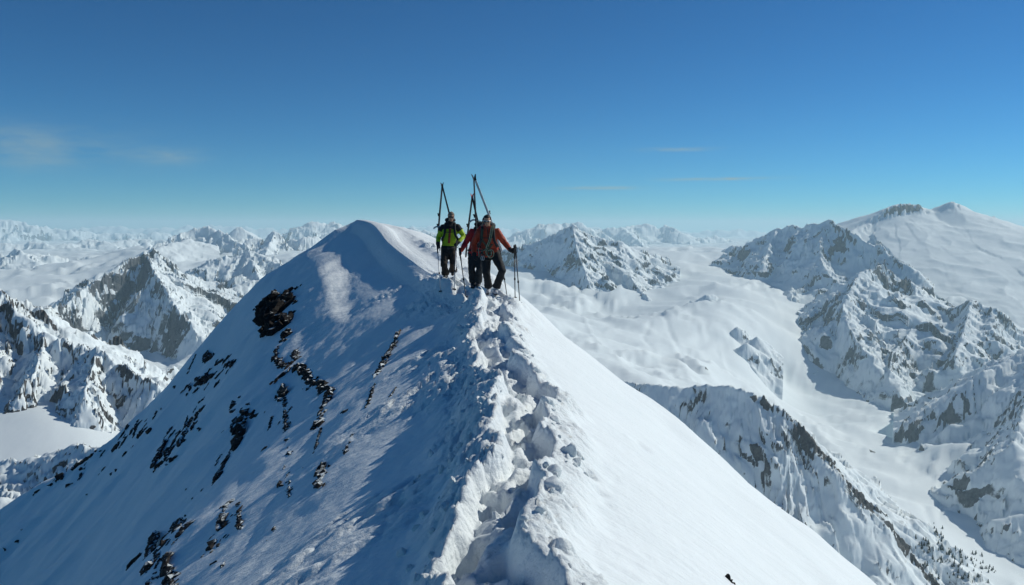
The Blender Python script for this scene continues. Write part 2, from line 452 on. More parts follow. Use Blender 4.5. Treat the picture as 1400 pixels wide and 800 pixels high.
def ridge_z(X, Y, fine=True, want_zone=False):
    xc, zc = crest_x(Y), crest_z(Y)
    o = X - xc
    # right: smooth convex slope; left: a shoulder, then steeper
    r = np.maximum(o, 0); l = np.maximum(-o, 0)
    dr = 0.33 * r - 0.44 * sstep(21, 27, Y) * (1 - np.exp(-r / 2.0)) + 0.493 * (np.sqrt(r * r + 2.0) - 1.414)
    bulge = 0.30 * sstep(-1, 1, perlin(Y / 3.1, 0 * Y, 41))
    dl = (0.44 + 0.25 * bulge) * l + 0.20 * (np.sqrt((np.maximum(l - 1.5, 0)) ** 2 + 0.6) - 0.775) + 0.55 * (np.sqrt((np.maximum(l - 4.5, 0)) ** 2 + 2.0) - 1.414) + 0.18 * sstep(0.2, 0.7, l)
    A = zc - dr - dl
    # the shaded face under the summit
    zs, ys = hermite(X, _sx, _sz), hermite(X, _sx, _sy)
    B = zs + 0.32 * (Y - ys) + 0.32 * fbm(X / 6.0 + 0.5 * Y / 6, (Y - 0.4 * X) / 14.0, 3, 44) * sstep(-6, -12, X)
    cc, aa = X * 0.45 - Y * 0.89, X * 0.89 + Y * 0.45
    B = B + sstep(-3, -8, X) * (0.42 * (ridged(cc / 5.5, aa / 19.0, 3, 45) - 0.7) + 0.13 * fbm(cc / 1.3, aa / 8.0, 4, 46))
    left = sstep(-0.5, -3.0, o)
    k = 0.4 + 1.6 * sstep(0, -10, X)
    Z = np.where(o < 0, smax(A, B - 3.0 * (1 - left), k), A)
    # behind the spur it falls away
    Z2 = zs + 0.45 - 0.95 * (Y - ys) + 0.5 * fbm(X / 4.0, Y / 4.0, 3, 47) * sstep(0.5, 6, Y - ys)
    beyond = sstep(-3, 0.5, -8.4 - X)
    Z = np.where(beyond > 0, Z * (1 - beyond) + beyond * smin(Z, Z2, 0.5), Z)
    # wind-drift undulation
    Z = Z + (0.16 - 0.08 * left) * fbm(X / 3.2, Y / 5.5, 3, 51) * sstep(0.6, 4, np.abs(o)) + 0.05 * fbm(X / 0.9, Y / 1.6, 3, 52) * sstep(-0.8, -3, o)
    Z = Z - 0.02 * r * perlin(Y / 9.0, X / 30.0, 53)
    if not fine: return Z
    # trodden trail: trench with footprints, berms of broken snow
    t = o - trench_off(Y)
    amp = sstep(0.5, 2.0, Y) * (1 - 0.45 * sstep(9, 20, Y)) * (1 - sstep(22.5, 27, Y))
    wx, wy = X + 0.10 * perlin(X / 0.35, Y / 0.35, 61), Y + 0.10 * perlin(X / 0.35, Y / 0.35, 62)
    w = 0.17 + 0.05 * sstep(5, 9, Y) + 0.05 * perlin(Y / 0.7, 0 * Y + 3.3, 63)
    prof = 1 - sstep(w * 0.75, w * 1.35, np.abs(t + 0.05 * perlin(wx / 0.25, wy / 0.25, 64)))
    Z = Z - amp * 0.165 * prof
    pit = np.zeros_like(Z)
    for sx_, sy_, dp in STEPS:
        m = np.abs(Y - sy_) < 0.45
        if not m.any(): continue
        dd = np.hypot((t[m] - sx_) / 0.115, (Y[m] - sy_) / 0.20) + 0.25 * perlin(X[m] / 0.09, Y[m] / 0.09, 65)
        pit[m] = np.maximum(pit[m], dp * (1 - sstep(0.55, 1.15, dd)))
    Z = Z - amp * 0.15 * pit
    wn_ = sstep(4.5, 8.5, Y)
    zone = sstep(-0.62 - 0.53 * wn_, -0.30 - 0.25 * wn_, t + (0.15 + 0.15 * wn_) * perlin(Y / 1.3, 0 * Y, 66)) * (1 - sstep(0.38, 0.72, t + 0.16 * perlin(Y / 1.1, 0 * Y + 7, 67)))
    zone = zone * (1 - 0.75 * prof)
    ragged = sstep(0.25, 0.5, zone)
    f1, f2, v = worley(wx / 0.26, wy / 0.26, 71)
    g1, g2, v2 = worley(wx / 0.12 + 5, wy / 0.12, 72)
    e1, e2, v5 = worley(wx / 0.062 + 9, wy / 0.062, 70)
    lump3 = (0.1 + 0.9 * v5) * np.sqrt(np.clip(1 - (e1 / 0.75) ** 2, 0, 1))
    lump = (0.35 + 0.65 * v) * np.sqrt(np.clip(1 - (f1 / 0.75) ** 2, 0, 1))
    lump2 = (0.2 + 0.8 * v2) * np.sqrt(np.clip(1 - (g1 / 0.75) ** 2, 0, 1))
    berm = 0.07 * lump + 0.07 * lump2 + 0.045 * lump3 + 0.06 * fbm(wx / 0.5, wy / 0.5, 5, 73, 0.55)
    Z = Z + amp * (zone * berm * (0.75 + 0.5 * perlin(Y / 2.0, X / 1.0, 74)) + 0.05 * zone)
    Z = Z + amp * 0.05 * prof * (lump2 - 0.3)
    # broken crumbs slid down the left shoulder, wind-carved streaks
    crumb = sstep(-3.2, -1.0, o) * (1 - sstep(-0.9, -0.5, o)) * sstep(-0.1, 0.5, perlin(Y / 2.4, X / 2.4, 75)) * sstep(4, 7, Y) * (1 - 0.85 * sstep(23, 28, Y))
    c1, c2, v3 = worley((wx + 0.3 * wy) / 0.34, (wy - 0.3 * wx) / 0.16, 76)
    Z = Z + 0.11 * crumb * (0.2 + v3) * np.sqrt(np.clip(1 - (c1 / 0.8) ** 2, 0, 1))
    # rubble behind the climbers up to the summit
    Z = Z + sstep(25, 29, Y) * (1 - sstep(44, 50, Y)) * 0.16 * np.exp(-((o - 0.5) / 0.6) ** 2)
    for mx_, my_, mh, mr_ in MOUNDS:
        Z = Z + mh * np.exp(-(((X - mx_) ** 2 + ((Y - my_) * 0.8) ** 2) / mr_ ** 2)) * (1 + 0.5 * fbm(X / 0.25, Y / 0.25, 3, 68))
    hd, hzc, hsl, hsd = seg_dist(X, Y, HUMP)
    hh = hzc - 0.12 * hd - 0.09 * hd * hd - 0.35 * np.maximum(hd - 1.5, 0)
    far_ = sstep(22, 25, Y)
    Z = np.where(far_ > 0, Z * (1 - far_) + far_ * np.maximum(Z, smax(Z, hh, 0.5) - 0.1), Z)
    up = sstep(22, 26, Y) * sstep(0.9, 1.5, o) * (1 - sstep(1.6, 3.5, o)) * (1 - 0.85 * sstep(31, 37, Y))
    h1, h2, v4 = worley(wx / 0.55, wy / 0.7, 77)
    Z = Z + up * (0.22 * (v4 - 0.3) * np.sqrt(np.clip(1 - (h1 / 0.8) ** 2, 0, 1)) + 0.12 * fbm(X / 0.8, Y / 1.4, 4, 78))
    Z = Z + 0.006 * fbm(X / 0.10, Y / 0.10, 3, 79)
    if want_zone: return Z, np.clip(np.maximum(zone, np.maximum(prof * 0.8, np.maximum(crumb * 0.7, up))), 0, 1)
    return Z

def cast(px, py, d0=2.0, d1=80.0, n=3000):
    """first hit of a photograph pixel's ray on the ridge"""
    d = np.linspace(d0, d1, n)
    p = np.array(pix(px, py, 1.0)) - np.array([0, 0, CAM_Z])
    x, y, z = p[0] * d, d, CAM_Z + p[2] * d
    h = ridge_z(x, y, False)
    hit = np.nonzero(z < h)[0]
    if not len(hit): return None
    k = hit[0]
    return Vector((x[k], y[k], h[k]))

def build_ridge():
    def spread(lim, a, b):
        xs = [0.0]
        while xs[-1] < lim: xs.append(xs[-1] + a + b * xs[-1])
        return xs
    lft = spread(75, 0.014, 0.0100); rgt = spread(90, 0.014, 0.018)
    offs = np.array([-v for v in lft[:0:-1]] + rgt)
    ys = [1.2]
    while ys[-1] < 110: ys.append(ys[-1] + max(0.012, 0.0066 * ys[-1] if ys[-1] < 56 else 0.02 * ys[-1]))
    ys = np.array([-3.0, -1.5, 0.0, 0.6] + ys)
    O, Y = np.meshgrid(offs, ys)
    X = O + crest_x(Y)
    Z, zone = ridge_z(X, Y, True, True)
    # crest overhang: snow in the rubble zone leans out a little so that its lumps undercut
    me = grid_mesh('snow_ridge', X, Y, Z, None, {'broken': zone})
    return me

m, nt, b = new_mat('ridge_snow')
tc = N(nt, 'ShaderNodeTexCoord')
n1 = N(nt, 'ShaderNodeTexNoise', Scale=9.0, Detail=8.0, Roughness=0.65)
n2 = N(nt, 'ShaderNodeTexNoise', Scale=1.1, Detail=4.0)
mpg = N(nt, 'ShaderNodeMapping'); mpg.inputs['Rotation'].default_value = (0, 0, R(25)); mpg.inputs['Scale'].default_value = (0.35, 2.2, 0.35)
n3 = N(nt, 'ShaderNodeTexNoise', Scale=1.6, Detail=6.0, Roughness=0.6)
nt.links.new(tc.outputs['Object'], n1.inputs['Vector']); nt.links.new(tc.outputs['Object'], n2.inputs['Vector'])
nt.links.new(tc.outputs['Object'], mpg.inputs['Vector']); nt.links.new(mpg.outputs[0], n3.inputs['Vector'])
s1 = N(nt, 'ShaderNodeMath', operation='MULTIPLY_ADD'); s1.inputs[1].default_value = 3.0
nt.links.new(n3.outputs['Fac'], s1.inputs[0]); nt.links.new(n1.outputs['Fac'], s1.inputs[2])
vo = N(nt, 'ShaderNodeTexVoronoi', Scale=17.0); nt.links.new(tc.outputs['Object'], vo.inputs['Vector'])
vo2 = N(nt, 'ShaderNodeTexNoise', Scale=38.0, Detail=6.0, Roughness=0.7); nt.links.new(tc.outputs['Object'], vo2.inputs['Vector'])
ba = N(nt, 'ShaderNodeAttribute', attribute_name='broken')
vm = N(nt, 'ShaderNodeMath', operation='MULTIPLY_ADD'); vm.inputs[1].default_value = -1.0
nt.links.new(vo.outputs['Distance'], vm.inputs[0]); nt.links.new(vo2.outputs['Fac'], vm.inputs[2])
vz = N(nt, 'ShaderNodeMath', operation='MULTIPLY'); nt.links.new(vm.outputs[0], vz.inputs[0]); nt.links.new(ba.outputs['Fac'], vz.inputs[1])
bq = N(nt, 'ShaderNodeBump', Strength=0.55, Distance=0.04); nt.links.new(vz.outputs[0], bq.inputs['Height'])
bp = N(nt, 'ShaderNodeBump', Strength=0.5, Distance=0.035)
nt.links.new(bq.outputs[0], bp.inputs['Normal'])
nt.links.new(s1.outputs[0], bp.inputs['Height'])
nt.links.new(bp.outputs[0], b.inputs['Normal'])
cr = N(nt, 'ShaderNodeValToRGB')
cr.color_ramp.elements[0].position = 0.35; cr.color_ramp.elements[0].color = (0.85, 0.895, 0.90, 1)
cr.color_ramp.elements[1].position = 0.65; cr.color_ramp.elements[1].color = (0.885, 0.925, 0.93, 1)
nt.links.new(n2.outputs['Fac'], cr.inputs['Fac']); nt.links.new(cr.outputs[0], b.inputs['Base Color'])
b.inputs['Roughness'].default_value = 0.65
b.inputs['Specular IOR Level'].default_value = 0.2
M_SNOW = m

ridge = link('snow_ridge', build_ridge(), M_SNOW)
tag(ridge, 'steep snow ridge with a trodden trail along its crest', 'ridge', None, 'structure')

# ------------------------------------------------------------------ valley sheet and mountains
def build_valley():
    th = np.concatenate([np.linspace(-1.5, -0.76, 60)[:-1], np.linspace(-0.76, 0.76, 640), np.linspace(0.76, 1.5, 60)[1:]])
    TH, RR = np.meshgrid(th, np.exp(np.linspace(math.log(170), math.log(60000), 460)))
    X, Y = RR * np.sin(TH), RR * np.cos(TH)
    Z = base_z(X, Y)
    def line(nodes, w):
        q = [pix(px, py, d) for px, py, d in nodes]
        return np.exp(-(seg_dist(X + 6 * perlin(X / 60, Y / 60, 211), Y + 6 * perlin(X / 60, Y / 60, 212), q)[0] / w) ** 2)
    def floor(*n): return [(px, py, 870 * F / (py - 310)) for px, py in n]
    for q, w, h in (([(1020,352,7600),(1035,375,6400),(1052,402,5500),(1068,428,4900)], 14, 5), ([(905,425,4300),(912,450,4000),(925,475,3600),(940,505,3200)], 12, -5),
                    ([(890,440,4000),(878,462,3600),(900,490,3200)], 10, -4), ([(770,405,4700),(795,430,4200),(812,462,3200),(850,490,2600)], 9, 4), ([(1003,505,3500),(1010,520,3450),(1018,530,3400)], 9, 6), ([(985,478,3800),(993,500,3500)], 9, 5)):
        Z = Z + h * line(q, w)
    strm = line(floor((1110,596),(1135,604),(1160,610),(1190,625),(1222,628),(1250,640),(1285,662),(1288,690),(1284,712)), 7) + line(floor((1262,700),(1272,722),(1280,748),(1286,772)), 9) + line(floor((1228,632),(1262,612),(1300,592)), 5)
    Z = Z - 6 * strm
    sl, _ = slope_of(X, Y, Z)
    r = np.hypot(X, Y)
    spots = sstep(0.15, 0.6, fbm(X / 420, Y / 420, 3, 201)) 
    rk = 0.55 * sstep(0.5, 0.95, sl) + 0.36 * spots + 0.22 * fbm(X / 70, Y / 70, 4, 202) - 0.02
    rk = rk - 0.35 * sstep(3500, 5500, r) + 0.75 * strm * (0.6 + 0.6 * perlin(X / 40, Y / 40, 213))
    return grid_mesh('valley_snowfield', X, Y, Z, None, {'rock': rk, 'along': X, 'down': Y * 1.6})

M_VALLEY = mountain_mat('valley_snow', 22, bump=0.35, thr=0.62)
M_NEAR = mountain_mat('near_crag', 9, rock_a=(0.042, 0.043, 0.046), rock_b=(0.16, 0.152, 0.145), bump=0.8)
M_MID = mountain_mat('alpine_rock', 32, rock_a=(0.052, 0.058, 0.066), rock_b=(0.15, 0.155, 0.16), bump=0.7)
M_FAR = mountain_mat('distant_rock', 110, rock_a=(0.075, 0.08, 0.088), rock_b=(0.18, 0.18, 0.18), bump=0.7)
M_GLAC = mountain_mat('glacier_snow', 60, bump=0.25, thr=0.58)

tag(link('valley_snowfield', build_valley(), M_VALLEY), 'broad snow valley and glaciers far below the ridge', 'snowfield', None, 'structure')

# --- left side
mountain('mountain', 'craggy brown spur nearest on the left with snow gullies',
  [([(-160,330,1500),(-60,372,1400),(0,400,1300),(22,425,1260),(60,455,1220),(95,468,1190),(135,478,1160),(170,500,1130),(205,522,1100),(232,545,1075)], (0.9,1.15), (0.6,0.55), 120),
   ([(62,455,1220),(50,500,1120),(25,540,1060)], 1.2, 0.5, 60), ([(135,478,1160),(120,520,1080),(115,548,1040)], 1.2, 0.5, 60),
   ([(0,400,1300),(-20,470,1180),(-10,520,1100)], 1.2, 0.5, 70)],
  (-260, 260), (900, 1900), (380, 300), M_NEAR, 95, rough=1.1, gully=1.0, rock=(0.72,1.25), seed=3, blend=10, crestrock=0.15)
mountain('mountain', 'low rocky snow hummock at the lower left edge below the valley bowl',
  [([(-160,640,760),(-60,625,750),(0,628,745),(45,625,735),(100,611,720),(150,610,700),(220,640,690)], (0.8,0.75), (0.5,0.5), 60)],
  (-220, 240), (560, 900), (260, 170), M_NEAR, 55, rough=1.1, gully=0.8, rock=(0.50,0.95), seed=8, blend=8)
mountain('mountain', 'pyramid peak on the left with a dark shaded rock face',
  [([(60,432,3500),(85,418,3700),(110,398,3850),(135,382,4000),(165,362,4150),(196,346,4300),(214,342,4350),(235,362,4300),(262,385,4250),(300,402,4200),(335,425,4100)], (0.9,1.25), (0.5,0.7), 350),
   ([(196,346,4300),(220,385,3950),(245,425,3650),(272,458,3380)], (0.6,1.4), (0.45,0.9), 350)],
  (30, 380), (2900, 5000), (420, 300), M_MID, 210, rough=1.1, gully=1.0, rock=(0.62,1.02), seed=12, blend=20, crestrock=0.1)
mountain('mountain', 'long smooth snow crest rising behind the shaded pyramid peak',
  [([(60,425,4600),(85,408,5000),(120,393,5500),(160,365,6200),(200,345,6900),(240,331,7500),(260,326,7800)], (0.5,0.35), (0.3,0.3), 300)],
  (40, 300), (4300, 8600), (210, 180), M_GLAC, 330, rough=0.35, gully=0.25, rock=(0.9,1.4), seed=14, blend=40)
mountain('mountain', 'sunlit toothed ridge streaked with rock behind the pyramid peak',
  [([(240,378,5300),(272,362,5350),(300,352,5400),(326,349,5450),(340,343,5500),(356,347,5450),(375,358,5350),(398,372,5200),(430,400,5000)], (0.9,0.8), (0.45,0.45), 300),
   ([(340,343,5500),(352,375,5100),(362,398,4800)], 0.9, 0.5, 250)],
  (225, 470), (4300, 6300), (300, 200), M_MID, 190, rough=1.2, gully=1.1, rock=(0.62,1.05), seed=17, blend=20)
mountain('mountain', 'snow cirque peak with a fluted shaded headwall',
  [([(205,338,8200),(228,327,8400),(250,317,8600),(272,312,8700),(288,311,8700),(300,315,8600),(312,322,8500),(330,334,8300)], (0.9,1.1), (0.4,0.4), 350)],
  (190, 350), (7000, 9800), (220, 130), M_MID, 280, rough=1.0, gully=1.1, rock=(0.8,1.25), seed=21, blend=30)
mountain('mountain', 'small bright white pyramid on the skyline beyond the cirque',
  [([(310,328,10800),(320,318,11000),(328,310,11100),(340,319,11000),(352,327,10900)], (0.8,0.8), (0.5,0.5), 400)],
  (295, 370), (9800, 12200), (110, 80), M_GLAC, 300, rough=0.4, gully=0.3, rock=(1.1,1.6), seed=23)
mountain('mountain', 'jagged ridge with a flat dark shadowed flank left of the summit',
  [([(328,335,7600),(340,327,7700),(352,325,7750),(364,328,7800),(370,320,7800),(378,318,7800),(392,328,7750),(410,326,7700),(430,322,7800),(450,330,7900),(480,335,8000)], (1.1,0.9), (0.45,0.45), 300),
   ([(376,318,7800),(366,340,7300),(360,356,6900)], (1.2,0.8), (0.5,0.5), 250)],
  (318, 520), (6400, 8800), (260, 140), M_MID, 230, rough=1.2, gully=1.2, rock=(0.75,1.25), seed=27)
mountain('mountain', 'rock-topped glacier plateau at the far left edge',
  [([(-120,345,7600),(0,347,7600),(22,339,7600),(36,350,7500),(60,349,7900),(85,343,8200),(100,338,8300),(116,347,8200),(132,356,8000)], (0.7,0.8), (0.3,0.35), 250)],
  (-160, 150), (6200, 9200), (320, 160), M_MID, 260, rough=1.0, gully=0.9, rock=(0.62,1.05), seed=29)
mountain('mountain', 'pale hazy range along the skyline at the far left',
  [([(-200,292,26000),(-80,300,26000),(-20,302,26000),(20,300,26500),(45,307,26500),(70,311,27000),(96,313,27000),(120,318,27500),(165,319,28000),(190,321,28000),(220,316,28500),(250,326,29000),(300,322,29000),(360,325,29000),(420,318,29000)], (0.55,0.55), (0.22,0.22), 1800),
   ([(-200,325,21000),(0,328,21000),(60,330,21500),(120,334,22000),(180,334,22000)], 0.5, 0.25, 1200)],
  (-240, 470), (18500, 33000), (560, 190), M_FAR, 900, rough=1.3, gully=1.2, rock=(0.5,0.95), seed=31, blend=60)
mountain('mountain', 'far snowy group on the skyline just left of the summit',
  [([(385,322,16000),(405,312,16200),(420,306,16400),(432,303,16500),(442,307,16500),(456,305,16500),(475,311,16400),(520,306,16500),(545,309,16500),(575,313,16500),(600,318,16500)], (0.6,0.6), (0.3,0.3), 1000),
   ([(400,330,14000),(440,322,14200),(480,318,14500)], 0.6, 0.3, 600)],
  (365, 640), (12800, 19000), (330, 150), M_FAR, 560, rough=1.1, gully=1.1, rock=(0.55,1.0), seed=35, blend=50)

mountain('mountain', 'low snowy hills under the pale range at the far left',
  [([(-200,334,12500),(-60,338,12500),(0,333,12800),(40,331,13000),(80,334,13000),(120,328,13500),(150,331,13500),(190,326,14000),(230,330,14000),(270,326,14500),(330,330,14500)], (0.5,0.5), (0.25,0.25), 800),
   ([(120,352,9500),(150,343,10000),(180,338,10500),(215,334,11000)], 0.5, 0.25, 500)],
  (-240, 350), (8800, 16500), (420, 200), M_FAR, 520, rough=1.0, gully=1.0, rock=(0.65,1.1), seed=37, blend=50)
mountain('mountain', 'gentle snow shoulder below the toothed ridge behind the near slope',
  [([(300,398,4700),(345,384,4900),(385,372,5000),(430,362,5200),(480,358,5400)], (0.5,0.55), (0.3,0.35), 300)],
  (285, 520), (4000, 6000), (200, 120), M_MID, 200, rough=0.6, gully=0.6, rock=(0.8,1.2), seed=39, blend=30)

# --- right side
mountain('mountain', 'sharp peak right of the climbers with a blue shaded left face',
  [([(690,340,6500),(712,336,6400),(735,330,6300),(752,322,6250),(768,314,6200),(783,308,6150),(797,317,6150),(812,322,6150),(830,327,6150),(848,330,6150),(862,338,6200),(885,345,6300),(912,352,6500)], (0.9,1.35), (0.5,1.15), 400),
   ([(783,308,6150),(786,325,5950),(790,345,5750),(798,366,5500),(806,390,5250)], (0.7,1.4), (0.4,1.1), 300),
   ([(846,330,6150),(849,348,5950),(856,368,5700),(868,388,5400),(884,405,5150)], (0.7,1.4), (0.4,1.1), 300)],
  (675, 930), (4900, 7400), (400, 300), M_MID, 190, rough=0.9, gully=0.9, rock=(0.70,1.15), seed=41, blend=15)
mountain('mountain', 'broad dark massif with a shaded face over the glacier',
  [([(985,352,7300),(998,343,7100),(1020,334,6900),(1040,324,6750),(1062,313,6650),(1085,309,6500),(1110,306,6350),(1130,303,6250),(1143,305,6150),(1160,314,6050),(1180,325,5950),(1205,340,5800),(1228,355,5650),(1250,368,5500)], (0.85,1.25), (0.5,1.15), 700),
   ([(1062,313,6650),(1050,340,6350),(1042,362,6100)], (0.8,0.8), (0.6,0.6), 250),
   ([(1130,303,6250),(1120,335,6000),(1126,365,5750)], (0.8,0.8), (0.6,0.6), 250)],
  (970, 1280), (5300, 7900), (400, 230), M_MID, 260, rough=1.0, gully=0.8, rock=(0.62,1.15), rockadd=0.03, seed=47, blend=40)
mountain('mountain', 'small dark rock tooth on the glacier pass',
  [([(986,350,7700),(996,338,7750),(1003,334,7750),(1010,341,7750),(1020,347,7700)], 1.2, 0.7, 150)],
  (976, 1032), (7200, 8300), (90, 60), M_MID, 130, rough=1.0, gully=0.6, rock=(0.5,0.9), seed=49)
mountain('mountain', 'high glacier dome at the upper right with two rocky knobs',
  [([(1150,322,7600),(1180,308,7900),(1205,291,8100),(1222,281,8200),(1240,278,8250),(1258,282,8250),(1276,288,8250),(1287,284,8250),(1298,276,8250),(1308,278,8250),(1320,288,8200),(1345,295,8200),(1375,299,8300),(1420,303,8500),(1500,312,8800),(1600,330,9000)], (0.5,0.62), (0.32,0.30), 260),
   ([(1200,294,8000),(1214,284,8050),(1226,280,8080),(1240,278,8100),(1256,281,8100),(1270,288,8100),(1288,293,8080)], (0.5,1.7), (0.4,1.3), 90), ([(1288,285,8150),(1299,276,8150),(1310,280,8150)], (0.6,1.4), (0.4,0.9), 60)],
  (1135, 1640), (5200, 9600), (330, 200), M_GLAC, 330, rough=0.22, gully=0.10, rock=(0.42,0.75), seed=53, blend=60, crestrock=0.12)
mountain('mountain', 'dark rock knob on the skyline at the right edge',
  [([(1366,300,9300),(1380,292,9300),(1395,289,9300),(1420,287,9300),(1450,296,9300)], 0.9, 0.5, 200)],
  (1355, 1470), (8600, 10000), (120, 60), M_MID, 220, rough=1.0, gully=0.6, rock=(0.5,0.9), seed=55)
mountain('mountain', 'craggy buttress ridge enclosing a sunlit snow bowl on the right',
  [([(1130,455,4500),(1148,428,4700),(1165,392,4950),(1176,373,5050),(1192,368,5100),(1214,359,5200),(1232,372,5150),(1250,390,5050),(1268,412,4900),(1290,421,4800),(1308,418,4750),(1328,409,4700),(1345,424,4650),(1362,438,4600),(1380,448,4550),(1420,462,4500),(1500,470,4400)], (0.9,1.4), (0.45,1.1), 350),
   ([(1176,373,5050),(1160,400,4800),(1152,425,4600),(1165,455,4380),(1182,480,4200)], (0.6,1.35), (0.4,0.95), 300),
   ([(1250,390,5050),(1255,430,4700),(1240,460,4400),(1222,480,4250),(1215,515,3950)], (0.9,1.3), (0.5,1.0), 220),
   ([(1328,409,4700),(1318,450,4350),(1305,490,4050)], (0.9,1.3), (0.5,1.0), 220)],
  (1060, 1540), (3200, 5700), (480, 310), M_MID, 175, rough=1.2, gully=1.1, rock=(0.62,1.05), seed=61, blend=15, crestrock=0.08)
mountain('mountain', 'shaded dark slope with rock bands at the right edge',
  [([(1215,618,3200),(1250,596,3220),(1285,560,3240),(1318,526,3260),(1350,505,3300),(1380,492,3350),(1420,470,3400),(1500,430,3500),(1620,400,3600)], (0.75,1.0), (0.5,0.85), 500),
   ([(1420,470,3400),(1405,540,2900),(1385,610,2500)], (0.8,1.2), (0.5,0.8), 250),
   ([(1440,690,2450),(1470,640,2500),(1520,580,2500),(1600,500,2600)], (0.8,1.0), (0.6,0.9), 300)],  # unseen ridge past the right edge, added to cast shadow into view
  (1230, 1660), (2100, 4200), (300, 240), M_MID, 170, rough=0.9, gully=0.6, rock=(0.65,1.1), seed=67, blend=25)
mountain('mountain', 'long foreground spur with a dark rock rib and fluted shaded flank',
  [([(850,520,1980),(890,525,1930),(930,528,1900),(965,526,1880),(1000,527,1850),(1028,535,1830),(1052,548,1810),(1072,562,1790),(1092,580,1770),(1108,598,1750),(1135,632,1720),(1160,665,1690),(1190,700,1670),(1225,738,1650),(1260,772,1630),(1300,815,1600),(1380,900,1560)], (0.85,1.2), (0.85,1.05), 200)],
  (830, 1420), (1250, 2800), (480, 330), M_NEAR, 85, rough=0.55, gully=1.0, rock=(0.75,1.2), rockadd=-0.12, seed=71, blend=10, crestrock=0.05, rib=([(1035,539,1825),(1052,548,1810),(1072,562,1790),(1092,580,1770),(1108,598,1750),(1135,632,1720),(1160,665,1690),(1190,700,1670),(1225,738,1650),(1260,772,1630),(1300,815,1600)], 13, 0.85))
mountain('mountain', 'far white range on the skyline right of the climbers',
  [([(600,322,17500),(650,318,17500),(690,326,17500),(705,322,17500),(722,313,17800),(738,308,18000),(750,305,18000),(770,305,18200),(790,304,18200),(803,311,18000),(815,322,17500)], (0.6,0.6), (0.3,0.3), 1000),
   ([(690,340,14500),(720,334,14500),(745,330,14500)], 0.6, 0.3, 500)],
  (580, 840), (13500, 20500), (330, 150), M_FAR, 560, rough=0.9, gully=0.9, rock=(0.65,1.1), seed=75, blend=50)
mountain('mountain', 'distant many-topped snowy massif above the glacier pass',
  [([(805,322,20000),(820,314,20500),(835,310,20500),(850,312,20500),(866,308,21000),(885,305,21000),(897,311,21000),(912,309,21000),(930,316,20500),(945,322,20500),(960,326,20500),(978,322,21000),(995,327,21000),(1012,330,21000),(1040,328,21000),(1080,334,21000)], (0.65,0.65), (0.28,0.28), 1200),
   ([(850,312,20500),(868,325,18500),(880,338,16500)], 0.7, 0.35, 700),
   ([(905,345,13000),(925,340,13200),(950,343,13200),(975,346,13000)], 0.6, 0.4, 300)],
  (795, 1120), (12000, 24000), (420, 220), M_FAR, 620, rough=1.1, gully=1.1, rock=(0.6,1.05), seed=79, blend=50)

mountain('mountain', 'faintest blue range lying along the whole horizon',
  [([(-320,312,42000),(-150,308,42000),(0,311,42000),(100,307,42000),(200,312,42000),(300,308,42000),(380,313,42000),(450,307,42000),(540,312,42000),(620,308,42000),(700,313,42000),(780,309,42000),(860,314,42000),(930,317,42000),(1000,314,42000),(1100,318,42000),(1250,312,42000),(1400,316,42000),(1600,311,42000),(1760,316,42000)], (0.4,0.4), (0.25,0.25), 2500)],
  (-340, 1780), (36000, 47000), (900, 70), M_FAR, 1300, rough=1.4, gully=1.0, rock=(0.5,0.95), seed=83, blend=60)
def knolls(label, specs, px, dist, res, seed, rock, **kw):
    return mountain('mountain', label, [([(a - w, b + h, d), (a - w * 0.4, b + h * 0.15, d - 20), (a, b, d), (a + w * 0.5, b + h * 0.25, d + 20), (a + w, b + h, d + 40)], (0.6, 1.0), (0.5, 0.9), 60) for a, b, d, w, h in specs],
                    px, dist, res, M_MID, 90, seed=seed, rock=rock, blend=12, **kw)
knolls('snow knolls with shaded left sides on the glacier below the pass', [(972,402,4900,22,26),(955,418,4600,16,18),(1012,448,4150,20,24),(1038,462,4050,18,20),(1022,470,3900,15,14)],
       (920, 1075), (3500, 5300), (240, 170), 87, (0.72, 1.2), rough=0.7, gully=0.7)
knolls('low broken rock bluffs on the valley floor at the lower right', [(1268,705,2420,16,18),(1262,728,2330,12,16),(1345,640,2800,26,20),(1300,645,2850,20,16),(1240,668,2700,15,14),(1365,705,2400,30,22),(1310,690,2480,18,14)],
       (1215, 1420), (1900, 3050), (300, 220), 89, (0.55, 1.0), rough=0.9, gully=0.8)

